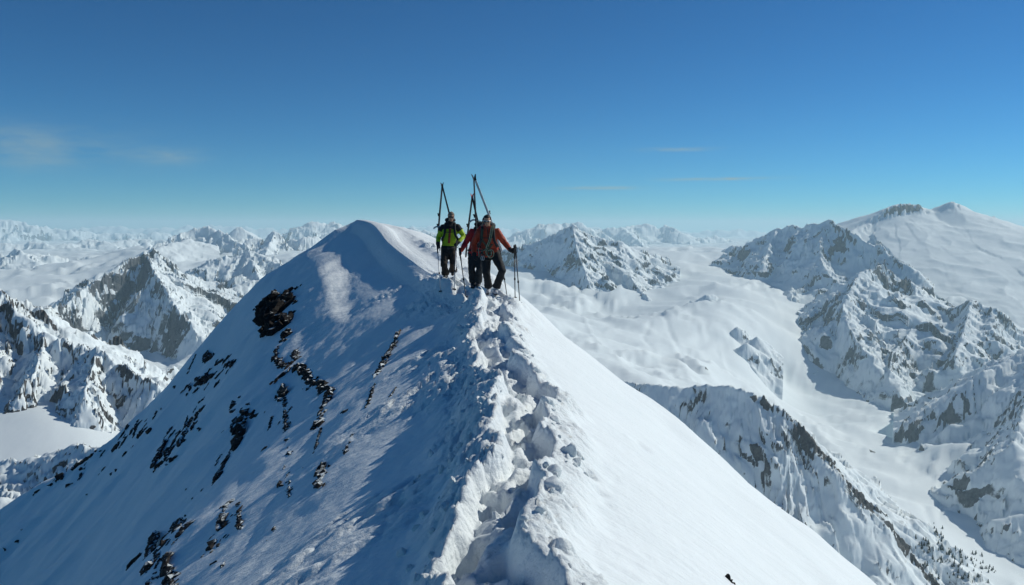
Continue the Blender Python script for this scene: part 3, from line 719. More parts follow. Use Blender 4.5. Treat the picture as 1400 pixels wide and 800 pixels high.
# ------------------------------------------------------------------ rocks breaking through the shaded face (parts of the ridge)
def rock_mat(name, a, b_, snow=0.0):
    m, nt, b = new_mat(name)
    tc = N(nt, 'ShaderNodeTexCoord')
    n1 = N(nt, 'ShaderNodeTexNoise', Scale=6.0, Detail=8.0, Roughness=0.7)
    nt.links.new(tc.outputs['Object'], n1.inputs['Vector'])
    cr = N(nt, 'ShaderNodeValToRGB')
    cr.color_ramp.elements[0].position = 0.35; cr.color_ramp.elements[0].color = (*a, 1)
    cr.color_ramp.elements[1].position = 0.70; cr.color_ramp.elements[1].color = (*b_, 1)
    nt.links.new(n1.outputs['Fac'], cr.inputs['Fac'])
    ge = N(nt, 'ShaderNodeNewGeometry'); sp = N(nt, 'ShaderNodeSeparateXYZ')
    nt.links.new(ge.outputs['Normal'], sp.inputs[0])
    ad = N(nt, 'ShaderNodeMath', operation='MULTIPLY_ADD'); ad.inputs[1].default_value = 0.5
    nt.links.new(n1.outputs['Fac'], ad.inputs[0]); nt.links.new(sp.outputs['Z'], ad.inputs[2])
    mr = N(nt, 'ShaderNodeMapRange'); mr.inputs['From Min'].default_value = 1.12 - snow; mr.inputs['From Max'].default_value = 1.2 - snow
    nt.links.new(ad.outputs[0], mr.inputs['Value'])
    mx = N(nt, 'ShaderNodeMix', data_type='RGBA')
    nt.links.new(mr.outputs[0], mx.inputs['Factor']); nt.links.new(cr.outputs[0], mx.inputs['A']); mx.inputs['B'].default_value = (*SNOW, 1)
    nt.links.new(mx.outputs['Result'], b.inputs['Base Color'])
    b.inputs['Roughness'].default_value = 0.85; b.inputs['Specular IOR Level'].default_value = 0.15
    bp = N(nt, 'ShaderNodeBump', Strength=0.9, Distance=0.06)
    nt.links.new(n1.outputs['Fac'], bp.inputs['Height']); nt.links.new(bp.outputs[0], b.inputs['Normal'])
    return m

M_ROCK = rock_mat('dark_schist', (0.013, 0.012, 0.012), (0.042, 0.037, 0.034), -0.05)
M_ROCKLIT = rock_mat('sunlit_schist', (0.04, 0.03, 0.022), (0.16, 0.12, 0.085))  # lighter brown copy of the dark schist, sunlight put into the colour

def hull(bm, c, ax, rnd, n=11):
    vs = []
    for _ in range(n):
        v = Vector((rnd.gauss(0, 1), rnd.gauss(0, 1), rnd.gauss(0, 1))).normalized() * rnd.uniform(0.75, 1.1)
        vs.append(bm.verts.new(c + ax[0] * v.x + ax[1] * v.y + ax[2] * v.z))
    r = bmesh.ops.convex_hull(bm, input=vs)
    bad = [e for e in r['geom_interior'] + r['geom_unused'] if isinstance(e, bmesh.types.BMVert)]
    if bad: bmesh.ops.delete(bm, geom=list(set(bad)), context='VERTS')

def face_normal(p):
    e = 0.6
    zx = ridge_z(np.array([p.x - e, p.x + e]), np.array([p.y, p.y]), False)
    zy = ridge_z(np.array([p.x, p.x]), np.array([p.y - e, p.y + e]), False)
    return Vector((-(zx[1] - zx[0]) / (2 * e), -(zy[1] - zy[0]) / (2 * e), 1)).normalized()

_rr = random.Random(5)
def outcrop(stroke, w, mat=M_ROCK, label=None, thick=0.38, scale=0.525):
    """chunks of rock along a stroke of photograph points, standing out of the snow"""
    pts = []
    for x, y in stroke:
        p = cast(x * scale, 380 + y * scale)
        if p is None: return
        pts.append(p)
    bm = bmesh.new()
    mpp = pts[0].y / F * scale
    rad = w * 1.0 * mpp
    if len(pts) == 1:
        a = _rr.uniform(-0.9, 0.3)
        q = cast(stroke[0][0] * scale + 4 * math.cos(a) , 380 + stroke[0][1] * scale - 4 * math.sin(a)) or pts[0] + Vector((0.1, 0, 0.1))
        dirs = (q - pts[0]).normalized() if (q - pts[0]).length > 1e-4 else Vector((1, 0, 0))
        pts = [pts[0] - dirs * rad * 0.6, pts[0] + dirs * rad * 0.6]
    for k in range(len(pts) - 1):
        a, b = pts[k], pts[k + 1]
        L = (b - a).length
        n = max(1, int(L / (rad * 0.7)))
        t = (b - a).normalized()
        for i in range(n + (k == len(pts) - 2)):
            f = (i + _rr.uniform(-0.25, 0.25)) / max(n, 1)
            c = a.lerp(b, min(max(f, 0), 1))
            nn = face_normal(c); s = nn.cross(t).normalized()
            r = rad * _rr.uniform(0.55, 1.15)
            tw = _rr.uniform(-0.5, 0.5); t2 = (t * math.cos(tw) + s * math.sin(tw)).normalized(); s2 = nn.cross(t2)
            c = c + s * _rr.uniform(-0.4, 0.4) * rad
            hull(bm, c, (t2 * r * _rr.uniform(1.0, 1.9), s2 * r * _rr.uniform(0.6, 1.0), nn * r * thick * _rr.uniform(0.8, 1.5)), _rr)
            if _rr.random() < 0.6:
                c2 = c + t2 * r * _rr.uniform(-1.2, 1.2) + s2 * r * _rr.uniform(-1, 1)
                hull(bm, c2, (t2 * r * 0.6, s2 * r * 0.35, nn * r * thick * 0.7), _rr, 10)
    me = bpy.data.meshes.new('rock_outcrop'); bm.to_mesh(me); bm.free()
    o = link('rock_outcrop', me, mat, ridge)
    if label: o['label'] = label
    return o

for st, w in [
    ([(742,165),(720,188),(716,212),(740,232)],12), ([(768,190),(772,212),(745,235)],12), ([(758,234),(735,256),(708,276)],13), ([(768,230),(800,252),(815,275),(850,290)],17),
    ([(735,282),(740,312)],18), ([(741,315),(745,380),(751,462)],8), ([(860,288),(848,330),(828,388)],17), ([(836,392),(828,420),(820,455)],6), ([(890,352),(905,346)],13),
    ([(838,488),(838,512),(828,542)],22), ([(606,330),(624,368),(618,440)],22), ([(636,348),(662,362)],15), ([(685,448)],16), ([(708,362),(700,395)],6),
    ([(590,468),(576,500),(562,530)],19), ([(731,540)],18), ([(750,510),(756,570)],9), ([(790,495)],6), ([(716,655)],10), ([(695,685)],4),
    ([(458,640),(482,656)],20), ([(592,590),(582,650)],22), ([(620,588),(627,655)],12), ([(555,690),(566,700)],21), ([(558,742)],15),
    ([(345,745),(362,725)],17), ([(400,668),(384,760)],17), ([(440,680),(422,700)],18), ([(428,725),(440,770),(452,812)],22), ([(405,782)],11),
    ([(530,205),(550,210)],17), ([(590,212),(604,228)],16), ([(508,205),(490,248)],9), ([(515,272),(550,258)],20), ([(566,275)],13), ([(500,280)],15), ([(488,302)],8),
    ([(530,338),(500,368)],18), ([(488,380),(445,452)],20), ([(446,392),(398,490)],13), ([(474,428)],18), ([(450,472)],16), ([(520,395)],10), ([(430,430)],9),
    ([(362,408),(392,396)],14), ([(405,352)],8), ([(330,388)],10), ([(316,372)],7), ([(303,438)],14), ([(345,440)],8), ([(322,462)],10), ([(268,428)],8), ([(240,420),(228,432)],13), ([(290,385)],9),
    ([(240,462),(195,492)],17), ([(160,520)],15), ([(130,540)],11), ([(176,540)],13), ([(288,512)],9), ([(302,500)],8), ([(225,566)],5), ([(485,550)],6), ([(500,575)],5), ([(526,552)],5),
    ([(45,686)],5), ([(56,656)],4), ([(12,708)],4), ([(210,500)],7), ([(262,452)],5), ([(355,350)],6), ([(420,340)],6), ([(455,285)],7), ([(380,372)],5), ([(250,400)],6),
    ([(1032,160),(1010,198),(984,252)],12), ([(976,278),(966,305),(954,338)],8), ([(1032,284),(1004,328),(976,378)],4.5), ([(938,368),(918,410),(900,458)],8), ([(890,420),(872,438)],6), ([(905,402)],4), ([(645,330)],7), ([(690,350)],5), ([(800,290)],6)]:
    outcrop(st, w)
outcrop([(1041,139),(1030,160)], 9, M_ROCKLIT, 'thin rock blade with a sunlit brown tip', 0.8)
def scatter():
    rnd = random.Random(31)
    for (x0, y0), (x1, y1), n, sp, wm in (((600,210),(480,300),14,16,11), ((530,335),(395,490),18,22,12), ((420,330),(170,525),24,20,10), ((240,450),(90,560),10,10,8), ((610,590),(560,740),8,14,9), ((440,670),(370,790),12,18,11), ((620,330),(570,520),10,16,9), ((740,280),(755,560),8,12,7)):
        for _ in range(n):
            t = rnd.random(); x = x0 + (x1 - x0) * t + rnd.gauss(0, sp); y = y0 + (y1 - y0) * t + rnd.gauss(0, sp * 0.7)
            w = wm * rnd.uniform(0.4, 1.3); l = w * rnd.uniform(0.6, 2.2); a = rnd.gauss(2.15, 0.35)
            outcrop([(x, y), (x + l * math.cos(a), y + l * math.sin(a))], w * 0.8)
scatter()
# the big overhanging crag: stacked slabs
def crag():
    bm = bmesh.new()
    rnd = random.Random(21)
    for x, y, w, th in [(720,95,104,0.6),(712,70,80,0.6),(738,75,70,0.6),(708,118,78,0.7),(735,125,72,0.6),(700,100,62,1.0),(735,80,60,0.9),(695,70,40,1.2),(735,120,62,0.9),(745,50,44,0.8),(705,135,50,0.9),(745,150,34,0.9),(715,50,32,0.9),(760,95,30,0.6),(680,110,26,1.0),
                        (755,34,20,0.7),(772,27,12,0.7),(783,20,7,0.7),(672,82,18,1.2),(690,148,22,0.8),(735,165,16,0.7),(768,65,16,0.6)]:
        p = cast(x * 0.525, 380 + y * 0.525)
        if p is None: continue
        mpp = p.y / F * 0.525; r = w * 0.62 * mpp
        nn = face_normal(p); t = Vector((0.75, 0.15, 0.6)).normalized(); s = nn.cross(t).normalized(); t = s.cross(nn)
        hull(bm, p - nn * r * 0.1, (t * r * rnd.uniform(0.9, 1.2), s * r * rnd.uniform(0.8, 1.05), nn * r * th * 0.7), rnd, 26)
        for _ in range(5):
            c = p + t * r * rnd.uniform(-0.8, 0.8) + s * r * rnd.uniform(-0.8, 0.8) + nn * r * th * 0.45
            hull(bm, c, (t * r * 0.38, s * r * 0.28, nn * r * 0.3), rnd, 12)
    me = bpy.data.meshes.new('crag'); bm.to_mesh(me); bm.free()
    o = link('crag', me, M_ROCK, ridge); o['label'] = 'large black overhanging crag below the summit'
crag()
# rock tip in the right slope at the bottom of the view
outcrop([((992) / 0.525, (789 - 380) / 0.525), (1003 / 0.525, (800 - 380) / 0.525)], 9, M_ROCK, 'small dark rock tip poking out of the sunny slope', 0.9)

# ------------------------------------------------------------------ lumps of broken snow along the trail
def lump_mesh(k):
    rnd = random.Random(100 + k)
    bm = bmesh.new()
    bmesh.ops.create_icosphere(bm, subdivisions=3, radius=1)
    o3 = Vector((rnd.uniform(0, 50), rnd.uniform(0, 50), 0))
    cuts = [(Vector((rnd.gauss(0, 1), rnd.gauss(0, 1), rnd.gauss(0, 1))).normalized(), rnd.uniform(0.45, 0.8)) for _ in range(7)]
    for v in bm.verts:
        p = v.co.copy()
        for n, d in cuts:
            e = p.dot(n) - d
            if e > 0: p -= n * e * 0.85
        v.co = p * (1 + 0.22 * mnoise.noise(p * 2.3 + o3) + 0.10 * mnoise.noise(p * 6 + o3))
    me = bpy.data.meshes.new('snow_lump'); bm.to_mesh(me); bm.free()
    me.polygons.foreach_set('use_smooth', [True] * len(me.polygons))
    me.materials.append(M_SNOW)
    return me
LUMPS = [lump_mesh(k) for k in range(9)]
def lumps():
    rnd = random.Random(9)
    n = 0
    while n < 290:
        y = math.exp(rnd.uniform(math.log(2.6), math.log(18.5)))
        side = rnd.random()
        if side < 0.55: t = -0.28 - min(abs(rnd.gauss(0, 0.22)), 0.6)
        elif side < 0.9: t = 0.26 + min(abs(rnd.gauss(0, 0.10)), 0.2)
        else: t = rnd.uniform(-0.2, 0.2)
        Y_ = np.array([y]); x = float((crest_x(Y_) + trench_off(Y_))[0]) + t
        z = float(ridge_z(np.array([x]), Y_)[0])
        r = rnd.uniform(0.014, 0.040) * (1.8 if rnd.random() < 0.12 else 1) * (0.8 + y / 30)
        o = bpy.data.objects.new('snow_lump', rnd.choice(LUMPS)); col.objects.link(o); o.parent = ridge
        o.location = (x, y, z + r * rnd.uniform(-0.4, 0.15))
        o.rotation_euler = (rnd.uniform(0, 6), rnd.uniform(0, 6), rnd.uniform(0, 6))
        o.scale = (r * rnd.uniform(0.8, 1.5), r * rnd.uniform(0.8, 1.3), r * rnd.uniform(0.6, 1.0))
        n += 1
lumps()

# ------------------------------------------------------------------ climbers
def tube(bm, pts, rads, n=12, cap=True):
    pts = [Vector(p) for p in pts]
    rads = [(r, r) if isinstance(r, (int, float)) else r for r in rads]
    rings, prev = [], None
    for i, p in enumerate(pts):
        t = (pts[min(i + 1, len(pts) - 1)] - pts[max(i - 1, 0)]).normalized()
        if prev is None:
            a = Vector((1, 0, 0)) if abs(t.x) < 0.8 else Vector((0, 1, 0))
        else: a = prev
        a = (a - t * a.dot(t)).normalized(); prev = a
        b = t.cross(a)
        rings.append([bm.verts.new(p + a * rads[i][0] * math.cos(2 * math.pi * k / n) + b * rads[i][1] * math.sin(2 * math.pi * k / n)) for k in range(n)])
    for r0, r1 in zip(rings[:-1], rings[1:]):
        for k in range(n):
            bm.faces.new((r0[k], r0[(k + 1) % n], r1[(k + 1) % n], r1[k]))
    if cap:
        bm.faces.new(rings[0][::-1]); bm.faces.new(rings[-1])

def curve(pts, n=6):
    """smooth polyline through points"""
    p = [Vector(q) for q in pts]; out = []
    for k in range(len(p) - 1):
        a, b, c, d = p[max(k - 1, 0)], p[k], p[k + 1], p[min(k + 2, len(p) - 1)]
        for i in range(n):
            t = i / n
            out.append(0.5 * (2 * b + (c - a) * t + (2 * a - 5 * b + 4 * c - d) * t * t + (3 * b - a - 3 * c + d) * t ** 3))
    out.append(p[-1]); return out

def ball(bm, c, r, rot=None, seg=14):
    M = Matrix.Translation(Vector(c)) @ (rot.to_4x4() if rot else Matrix()) @ Matrix.Diagonal((*r, 1))
    bmesh.ops.create_uvsphere(bm, u_segments=seg, v_segments=seg // 2 + 3, radius=1, matrix=M)

def box(bm, c, s, rot=None, bev=0.0):
    M = Matrix.Translation(Vector(c)) @ (rot.to_4x4() if rot else Matrix()) @ Matrix.Diagonal((*s, 1))
    r = bmesh.ops.create_cube(bm, size=1, matrix=M)
    if bev:
        es = {e for v in r['verts'] for e in v.link_edges}
        bmesh.ops.bevel(bm, geom=list(es), offset=bev, segments=2, affect='EDGES', profile=0.6)

def finish(name, bm, mat, parent, smooth=True):
    me = bpy.data.meshes.new(name)
    bmesh.ops.recalc_face_normals(bm, faces=bm.faces[:])
    bm.to_mesh(me); bm.free()
    if smooth: me.polygons.foreach_set('use_smooth', [True] * len(me.polygons))
    return link(name, me, mat, parent)

def fused(name, bm, mat, parent, voxel=0.015, smooth=4, wrinkle=0.0, wscale=9.0):
    """join overlapping shapes into one continuous skin"""
    me = bpy.data.meshes.new(name); bmesh.ops.recalc_face_normals(bm, faces=bm.faces[:]); bm.to_mesh(me); bm.free()
    t = bpy.data.objects.new(name + '_raw', me); col.objects.link(t)
    m = t.modifiers.new('r', 'REMESH'); m.mode = 'VOXEL'; m.voxel_size = voxel
    s = t.modifiers.new('s', 'SMOOTH'); s.factor = 0.5; s.iterations = smooth
    dg = bpy.context.evaluated_depsgraph_get()
    m2 = bpy.data.meshes.new_from_object(t.evaluated_get(dg))
    bpy.data.objects.remove(t); bpy.data.meshes.remove(me)
    m2.name = name
    if wrinkle:
        nrm = [v.normal.copy() for v in m2.vertices]
        for v, n in zip(m2.vertices, nrm):
            c = v.co
            f = mnoise.noise(Vector((c.x * wscale, c.y * wscale, c.z * wscale * 1.9))) + 0.5 * mnoise.noise(Vector((c.x * 2.3 * wscale, c.y * 2.3 * wscale, c.z * 3.6 * wscale + 7)))
            v.co = c + n * wrinkle * f
    m2.polygons.foreach_set('use_smooth', [True] * len(m2.polygons))
    return link(name, m2, mat, parent)

M_SKIN = simple_mat('skin', (0.52, 0.28, 0.18), 0.55, 0.12, 25)
M_SKINL = simple_mat('lips', (0.28, 0.10, 0.08), 0.5, 0.1, 40)
M_HAIRB = simple_mat('black_hair', (0.012, 0.010, 0.009), 0.6, 0.4, 90, bump=0.5)
M_HAIRBR = simple_mat('brown_hair', (0.13, 0.085, 0.05), 0.6, 0.4, 90, bump=0.5)
M_BLACK = simple_mat('black_cloth', (0.014, 0.014, 0.016), 0.8, 0.3, 14, bump=0.3)
M_DARK = simple_mat('dark_webbing', (0.02, 0.02, 0.022), 0.7, 0.2, 30)
M_CHAR = simple_mat('charcoal_trousers', (0.022, 0.024, 0.027), 0.8, 0.3, 12, bump=0.3)
M_BROWN = simple_mat('dark_brown_trousers', (0.040, 0.026, 0.020), 0.8, 0.3, 12, bump=0.3)
M_ORANGE = simple_mat('orange_shell', (0.40, 0.047, 0.016), 0.6, 0.15, 10, bump=0.2)
M_MAROON = simple_mat('dull_red_shell', (0.26, 0.035, 0.022), 0.65, 0.15, 10, bump=0.2)
M_LIME = simple_mat('lime_shell', (0.42, 0.55, 0.012), 0.6, 0.12, 10, bump=0.2)
M_RED = simple_mat('red_shell', (0.48, 0.018, 0.022), 0.6, 0.15, 10, bump=0.2)
M_VERMIL = simple_mat('vermilion_glove', (0.75, 0.06, 0.02), 0.6, 0.1, 20)
M_GREYB = simple_mat('boot_grey', (0.42, 0.43, 0.46), 0.4, 0.1, 20)
M_BOOTD = simple_mat('boot_dark', (0.05, 0.05, 0.055), 0.45, 0.1, 20)
M_CAP = simple_mat('grey_blue_cap', (0.16, 0.20, 0.24), 0.8, 0.2, 60)
M_BAND = simple_mat('beige_cap', (0.20, 0.155, 0.115), 0.8, 0.3, 60)
M_LENS = simple_mat('dark_lens', (0.01, 0.01, 0.012), 0.12, 0.05, 10, spec=0.8)
M_SILVER = simple_mat('silver_frame', (0.7, 0.72, 0.75), 0.3, 0.05, 20, metal=0.6)
M_STEEL = simple_mat('steel', (0.55, 0.57, 0.6), 0.35, 0.08, 30, metal=0.8)
M_ROPEA = simple_mat('rope_green', (0.055, 0.075, 0.050), 0.8, 0.45, 70)
M_ROPEB = simple_mat('rope_pale', (0.30, 0.32, 0.22), 0.8, 0.45, 70)
M_WHITE = simple_mat('white_topsheet', (0.72, 0.72, 0.70), 0.4, 0.1, 12)
M_SKID = simple_mat('dark_topsheet', (0.016, 0.016, 0.019), 0.6, 0.25, 12, spec=0.12)
M_SKIR = simple_mat('red_tip_tape', (0.35, 0.04, 0.04), 0.5, 0.1, 12)
M_PACKB = simple_mat('pack_black', (0.018, 0.018, 0.021), 0.75, 0.25, 14, bump=0.2)
M_PACKR = simple_mat('pack_dark_grey', (0.045, 0.047, 0.052), 0.75, 0.25, 14, bump=0.2)
M_ALU = simple_mat('pole_alu', (0.10, 0.10, 0.11), 0.4, 0.1, 20, metal=0.4)
M_ALUW = simple_mat('pole_pale', (0.55, 0.56, 0.58), 0.4, 0.1, 20, metal=0.3)

def hand_shape(bm, wrist, palm_dir, grip_axis, side, fat=1.0):
    """palm, four bent fingers of unequal length curled round an axis, thumb from the side of the palm"""
    w = Vector(wrist); f = Vector(palm_dir).normalized(); g = Vector(grip_axis).normalized(); g = (g - f * g.dot(f)).normalized()
    n = f.cross(g) * side                                        # the way the fingers curl
    R3 = Matrix((f, g, n)).transposed()
    ball(bm, w + f * 0.045, (0.050 * (0.9 + 0.1 * fat), 0.042 * fat, 0.019 * fat), R3, 12)
    for i, (o, ln) in enumerate(((0.031, 0.92), (0.011, 1.0), (-0.010, 0.95), (-0.030, 0.76))):
        k = w + f * 0.085 + g * o
        p = [k - f * 0.012, k + f * 0.012 * ln + n * 0.010, k + f * 0.018 * ln + n * 0.036 * ln, k + f * 0.000 + n * 0.056 * ln, k - f * 0.018 + n * 0.052 * ln]
        tube(bm, p, [0.0105 * fat, 0.0100 * fat, 0.0095 * fat, 0.0088 * fat, 0.0072 * fat], 8)
    k = w + f * 0.030 + g * 0.034
    tube(bm, [k, k + f * 0.018 + g * 0.016 + n * 0.016, k + f * 0.036 + g * 0.010 + n * 0.036, k + f * 0.046 - g * 0.004 + n * 0.050], [0.0135 * fat, 0.0125 * fat, 0.011 * fat, 0.009 * fat], 8)

def person(label, org, J, mats, hair, glasses, head_tilt, scale=1.0, chest=1.0):
    """J: joints in metres from the point between the feet, facing -Y: hip, neck, head, shoulder/elbow/wrist/hand direction, hip joint/knee/ankle/toe for both sides"""
    root = bpy.data.objects.new('person', None); col.objects.link(root); root.location = org; root.scale = (scale,) * 3
    root.empty_display_size = 0.3
    tag(root, label, 'person', 'climbers on the ridge')
    V = {k: Vector(v) for k, v in J.items()}
    hx = Matrix.Rotation(head_tilt[0], 3, 'X'); hz = Matrix.Rotation(head_tilt[1], 3, 'Z'); HR = hz @ hx
    hc = V['head']
    def H(x, y, z): return hc + HR @ Vector((x, y, z))
    # body: one continuous skin from crown to soles
    bm = bmesh.new()
    ball(bm, H(0, 0.012, 0.035), (0.074, 0.094, 0.088), HR, 16)
    ball(bm, H(0, -0.012, -0.03), (0.060, 0.075, 0.075), HR, 14)
    ball(bm, H(0, -0.040, -0.085), (0.036, 0.034, 0.026), HR, 12)                       # chin
    tube(bm, [H(0, -0.080, 0.022), H(0, -0.098, -0.012), H(0, -0.106, -0.030), H(0, -0.085, -0.040)], [0.008, 0.011, 0.015, 0.010], 8)   # nose
    ball(bm, H(0, -0.078, 0.030), (0.050, 0.014, 0.010), HR, 10)                        # brow
    ball(bm, H(0, -0.084, -0.062), (0.026, 0.008, 0.010), HR, 10)                       # mouth
    for s in (-1, 1):
        ball(bm, H(s * 0.076, 0.012, -0.008), (0.010, 0.020, 0.032), HR, 10)            # ears
        ball(bm, H(s * 0.040, -0.060, -0.020), (0.024, 0.020, 0.020), HR, 10)           # cheekbones
    tube(bm, [H(0, 0.015, -0.03), V['neck'] + Vector((0, 0.01, 0.05)), V['neck'] - Vector((0, 0, 0.05))], [0.056, 0.058, 0.075], 12)
    mid = V['hip'].lerp(V['neck'], 0.5)
    tube(bm, [V['hip'] - Vector((0, 0, 0.10)), V['hip'] + Vector((0, 0, 0.06)), mid, V['hip'].lerp(V['neck'], 0.8), V['neck'] - Vector((0, 0, 0.02))],
         [(0.13, 0.10), (0.145, 0.105), (0.135, 0.10), (0.165, 0.11), (0.07, 0.06)], 14)
    for s in 'RL':
        sh, el, wr = V['sh' + s], V['el' + s], V['wr' + s]
        tube(bm, [V['hip'].lerp(V['neck'], 0.86), sh, sh.lerp(el, 0.5), el, el.lerp(wr, 0.4), wr], [0.06, 0.058, 0.048, 0.040, 0.040, 0.027], 10)
        hand_shape(bm, wr, V['pd' + s], V['ga' + s], -1 if s == 'R' else 1)
        hp, kn, an, to = V['hp' + s], V['kn' + s], V['an' + s], V['to' + s]
        tube(bm, [hp, hp.lerp(kn, 0.4), kn, kn.lerp(an, 0.35), an], [0.085, 0.080, 0.056, 0.056, 0.038], 12)
        tube(bm, [an + (an - to) * 0.3 - Vector((0, 0, 0.02)), an.lerp(to, 0.5) - Vector((0, 0, 0.01)), to], [0.04, 0.042, 0.028], 10)
    fused('body', bm, M_SKIN, root, 0.0115, 2)
    # jacket
    bm = bmesh.new()
    up = Vector((0, 0, 1))
    tube(bm, [V['hip'] + Vector((0, 0, -0.10)), V['hip'] + Vector((0, 0, 0.02)), mid, V['hip'].lerp(V['neck'], 0.75), V['hip'].lerp(V['neck'], 0.92), V['neck'] + Vector((0, 0, 0.01)), V['neck'] + Vector((0, -0.005, 0.065))],
         [(0.205 * chest, 0.155), (0.19 * chest, 0.145), (0.185 * chest, 0.150), (0.215 * chest, 0.155), (0.175 * chest, 0.125), (0.095, 0.09), (0.082, 0.084)], 18)
    for s in 'RL':
        sh, el, wr = V['sh' + s], V['el' + s], V['wr' + s]
        tube(bm, [V['hip'].lerp(V['neck'], 0.85), sh, sh.lerp(el, 0.5), el, el.lerp(wr, 0.5), wr.lerp(el, 0.04)], [0.085, 0.088, 0.076, 0.067, 0.060, 0.047], 14)
    fused('jacket', bm, mats['jacket'], root, 0.014, 4, 0.011, 9.0)
    # trousers
    bm = bmesh.new()
    tube(bm, [V['hip'] + Vector((0, 0, 0.06)), V['hip'] - Vector((0, 0, 0.04)), V['hip'] - Vector((0, 0, 0.14))], [(0.165, 0.125), (0.178, 0.140), (0.150, 0.125)], 16)
    for s in 'RL':
        hp, kn, an, to = V['hp' + s], V['kn' + s], V['an' + s], V['to' + s]
        fl = mats.get('flare', 0.094)
        tube(bm, [hp + Vector((0, 0, 0.03)), hp.lerp(kn, 0.4), kn, kn.lerp(an, 0.5), an + (kn - an) * 0.12], [0.115, 0.107, 0.085, 0.084, fl], 14)
    fused('trousers', bm, mats['trousers'], root, 0.014, 3, 0.012, 8.0)
    for s in 'RL':
        an, to = V['an' + s], V['to' + s]; kn = V['kn' + s]
        d = (to - an); d.z = 0; d.normalize()
        bm = bmesh.new()
        tube(bm, [an + (kn - an) * 0.42, an + (kn - an) * 0.2, an + Vector((0, 0, -0.01))], [0.062, 0.064, 0.064], 12)
        tube(bm, [an - d * 0.085 - Vector((0, 0, 0.045)), an - Vector((0, 0, 0.03)), an + d * 0.11 - Vector((0, 0, 0.040)), an + d * 0.195 - Vector((0, 0, 0.058))], [(0.045, 0.045), (0.054, 0.062), (0.052, 0.048), (0.040, 0.030)], 12)
        b = fused('boot', bm, mats['boot'], root, 0.012, 2)
        bm = bmesh.new()
        tube(bm, [an - d * 0.11 - Vector((0, 0, 0.092)), an + d * 0.05 - Vector((0, 0, 0.094)), an + d * 0.23 - Vector((0, 0, 0.088))], [(0.046, 0.013), (0.052, 0.014), (0.040, 0.012)], 12)
        finish('sole', bm, M_BOOTD, b)
        for q in (0.12, 0.26):
            bm = bmesh.new()
            c = an + (kn - an) * q - d * -0.062
            box(bm, c, (0.085, 0.02, 0.016), Matrix.Rotation(math.atan2(d.x, -d.y), 3, 'Z'), 0.004)
            finish('buckle', bm, M_DARK, b)
        # glove
        bm = bmesh.new()
        wr, el = V['wr' + s], V['el' + s]
        hand_shape(bm, wr, V['pd' + s], V['ga' + s], -1 if s == 'R' else 1, 1.42)
        tube(bm, [wr + (el - wr) * 0.22, wr, wr + V['pd' + s].normalized() * 0.03], [0.056, 0.048, 0.038], 12)
        fused('glove', bm, mats['glove'], root, 0.0085, 2)
    # hair or cap: a shell over the skull that leaves the face free
    bm = bmesh.new()
    bmesh.ops.create_uvsphere(bm, u_segments=22, v_segments=16, radius=1)
    for v in list(bm.verts):
        c = v.co
        face = c.y < -0.30 and c.z < (0.42 if hair[1] != 'cap' else 0.30) or c.z < -0.55 or (c.z < -0.05 and c.y < 0.12)
        if face: bm.verts.remove(v)
    for v in bm.verts:
        c = v.co; k = 1 + 0.05 * mnoise.noise(c * 4) + (0.04 if hair[1] != 'cap' else 0)
        v.co = H(c.x * 0.083 * k, 0.012 + c.y * 0.104 * k, 0.036 + c.z * 0.098 * k)
    sol = finish('hair' if hair[1] != 'cap' else 'cap', bm, hair[0], root)
    md = sol.modifiers.new('thick', 'SOLIDIFY'); md.thickness = 0.014; md.offset = -0.5
    # sunglasses
    bm = bmesh.new()
    for s in (-1, 1):
        ball(bm, H(s * 0.034, -0.088, 0.012), (0.032, 0.010, 0.022), HR, 12)
    g = finish('sunglasses', bm, M_LENS, root)
    bm = bmesh.new()
    tube(bm, [H(-0.078, 0.0, 0.02), H(-0.072, -0.065, 0.022), H(-0.034, -0.098, 0.030), H(0, -0.098, 0.024), H(0.034, -0.098, 0.030), H(0.072, -0.065, 0.022), H(0.078, 0.0, 0.02)], [0.006] * 7, 6)
    finish('frame', bm, glasses, g)
    bm = bmesh.new(); ball(bm, H(0, -0.091, -0.062), (0.020, 0.006, 0.006), HR, 10); finish('mouth', bm, M_SKINL, root)
    return root, V, H

def pole(label, top, tip, mat, group='ski poles of the climbers'):
    """telescopic pole: grip, strap, shaft, clamp, basket, tip"""
    top, tip = Vector(top), Vector(tip); t = (tip - top).normalized()
    for _ in range(60):                          # down to the snow
        if tip.z <= float(ridge_z(np.array([tip.x]), np.array([tip.y]))[0]) - 0.03: break
        tip = tip + t * 0.01
    L = (tip - top).length
    r = bpy.data.objects.new('ski_pole', None); col.objects.link(r); r.location = tip; r.empty_display_size = 0.1
    tag(r, label, 'ski pole', group)
    o = -tip
    bm = bmesh.new(); tube(bm, [top + o, top + o + t * 0.03, top + o + t * 0.08, top + o + t * 0.30], [0.016, 0.023, 0.018, 0.016], 10); finish('grip', bm, M_DARK, r)
    bm = bmesh.new(); tube(bm, [top + o + t * 0.28, top + o + t * L * 0.6, top + o + t * (L - 0.06)], [0.0125, 0.0115, 0.0095], 8); finish('shaft', bm, mat, r)
    bm = bmesh.new(); tube(bm, [top + o + t * L * 0.58, top + o + t * (L * 0.58 + 0.05)], [0.019, 0.019], 8); finish('clamp', bm, M_DARK, r)
    bm = bmesh.new(); tube(bm, [-t * 0.10, -t * 0.085, -t * 0.08], [0.016, 0.050, 0.044], 12); finish('basket', bm, M_DARK, r)
    bm = bmesh.new(); tube(bm, [-t * 0.07, -t * 0.0], [0.009, 0.003], 6); finish('tip', bm, M_STEEL, r)
    bm = bmesh.new()
    a = top + o + t * 0.02
    tube(bm, curve([a, a + Vector((0.03, -0.03, -0.05)), a + Vector((0.04, -0.03, -0.14)), a + Vector((0.0, -0.02, -0.16)), a + Vector((-0.01, 0, -0.06))]), [0.006] * 25, 6); finish('strap', bm, M_DARK, r)
    return r

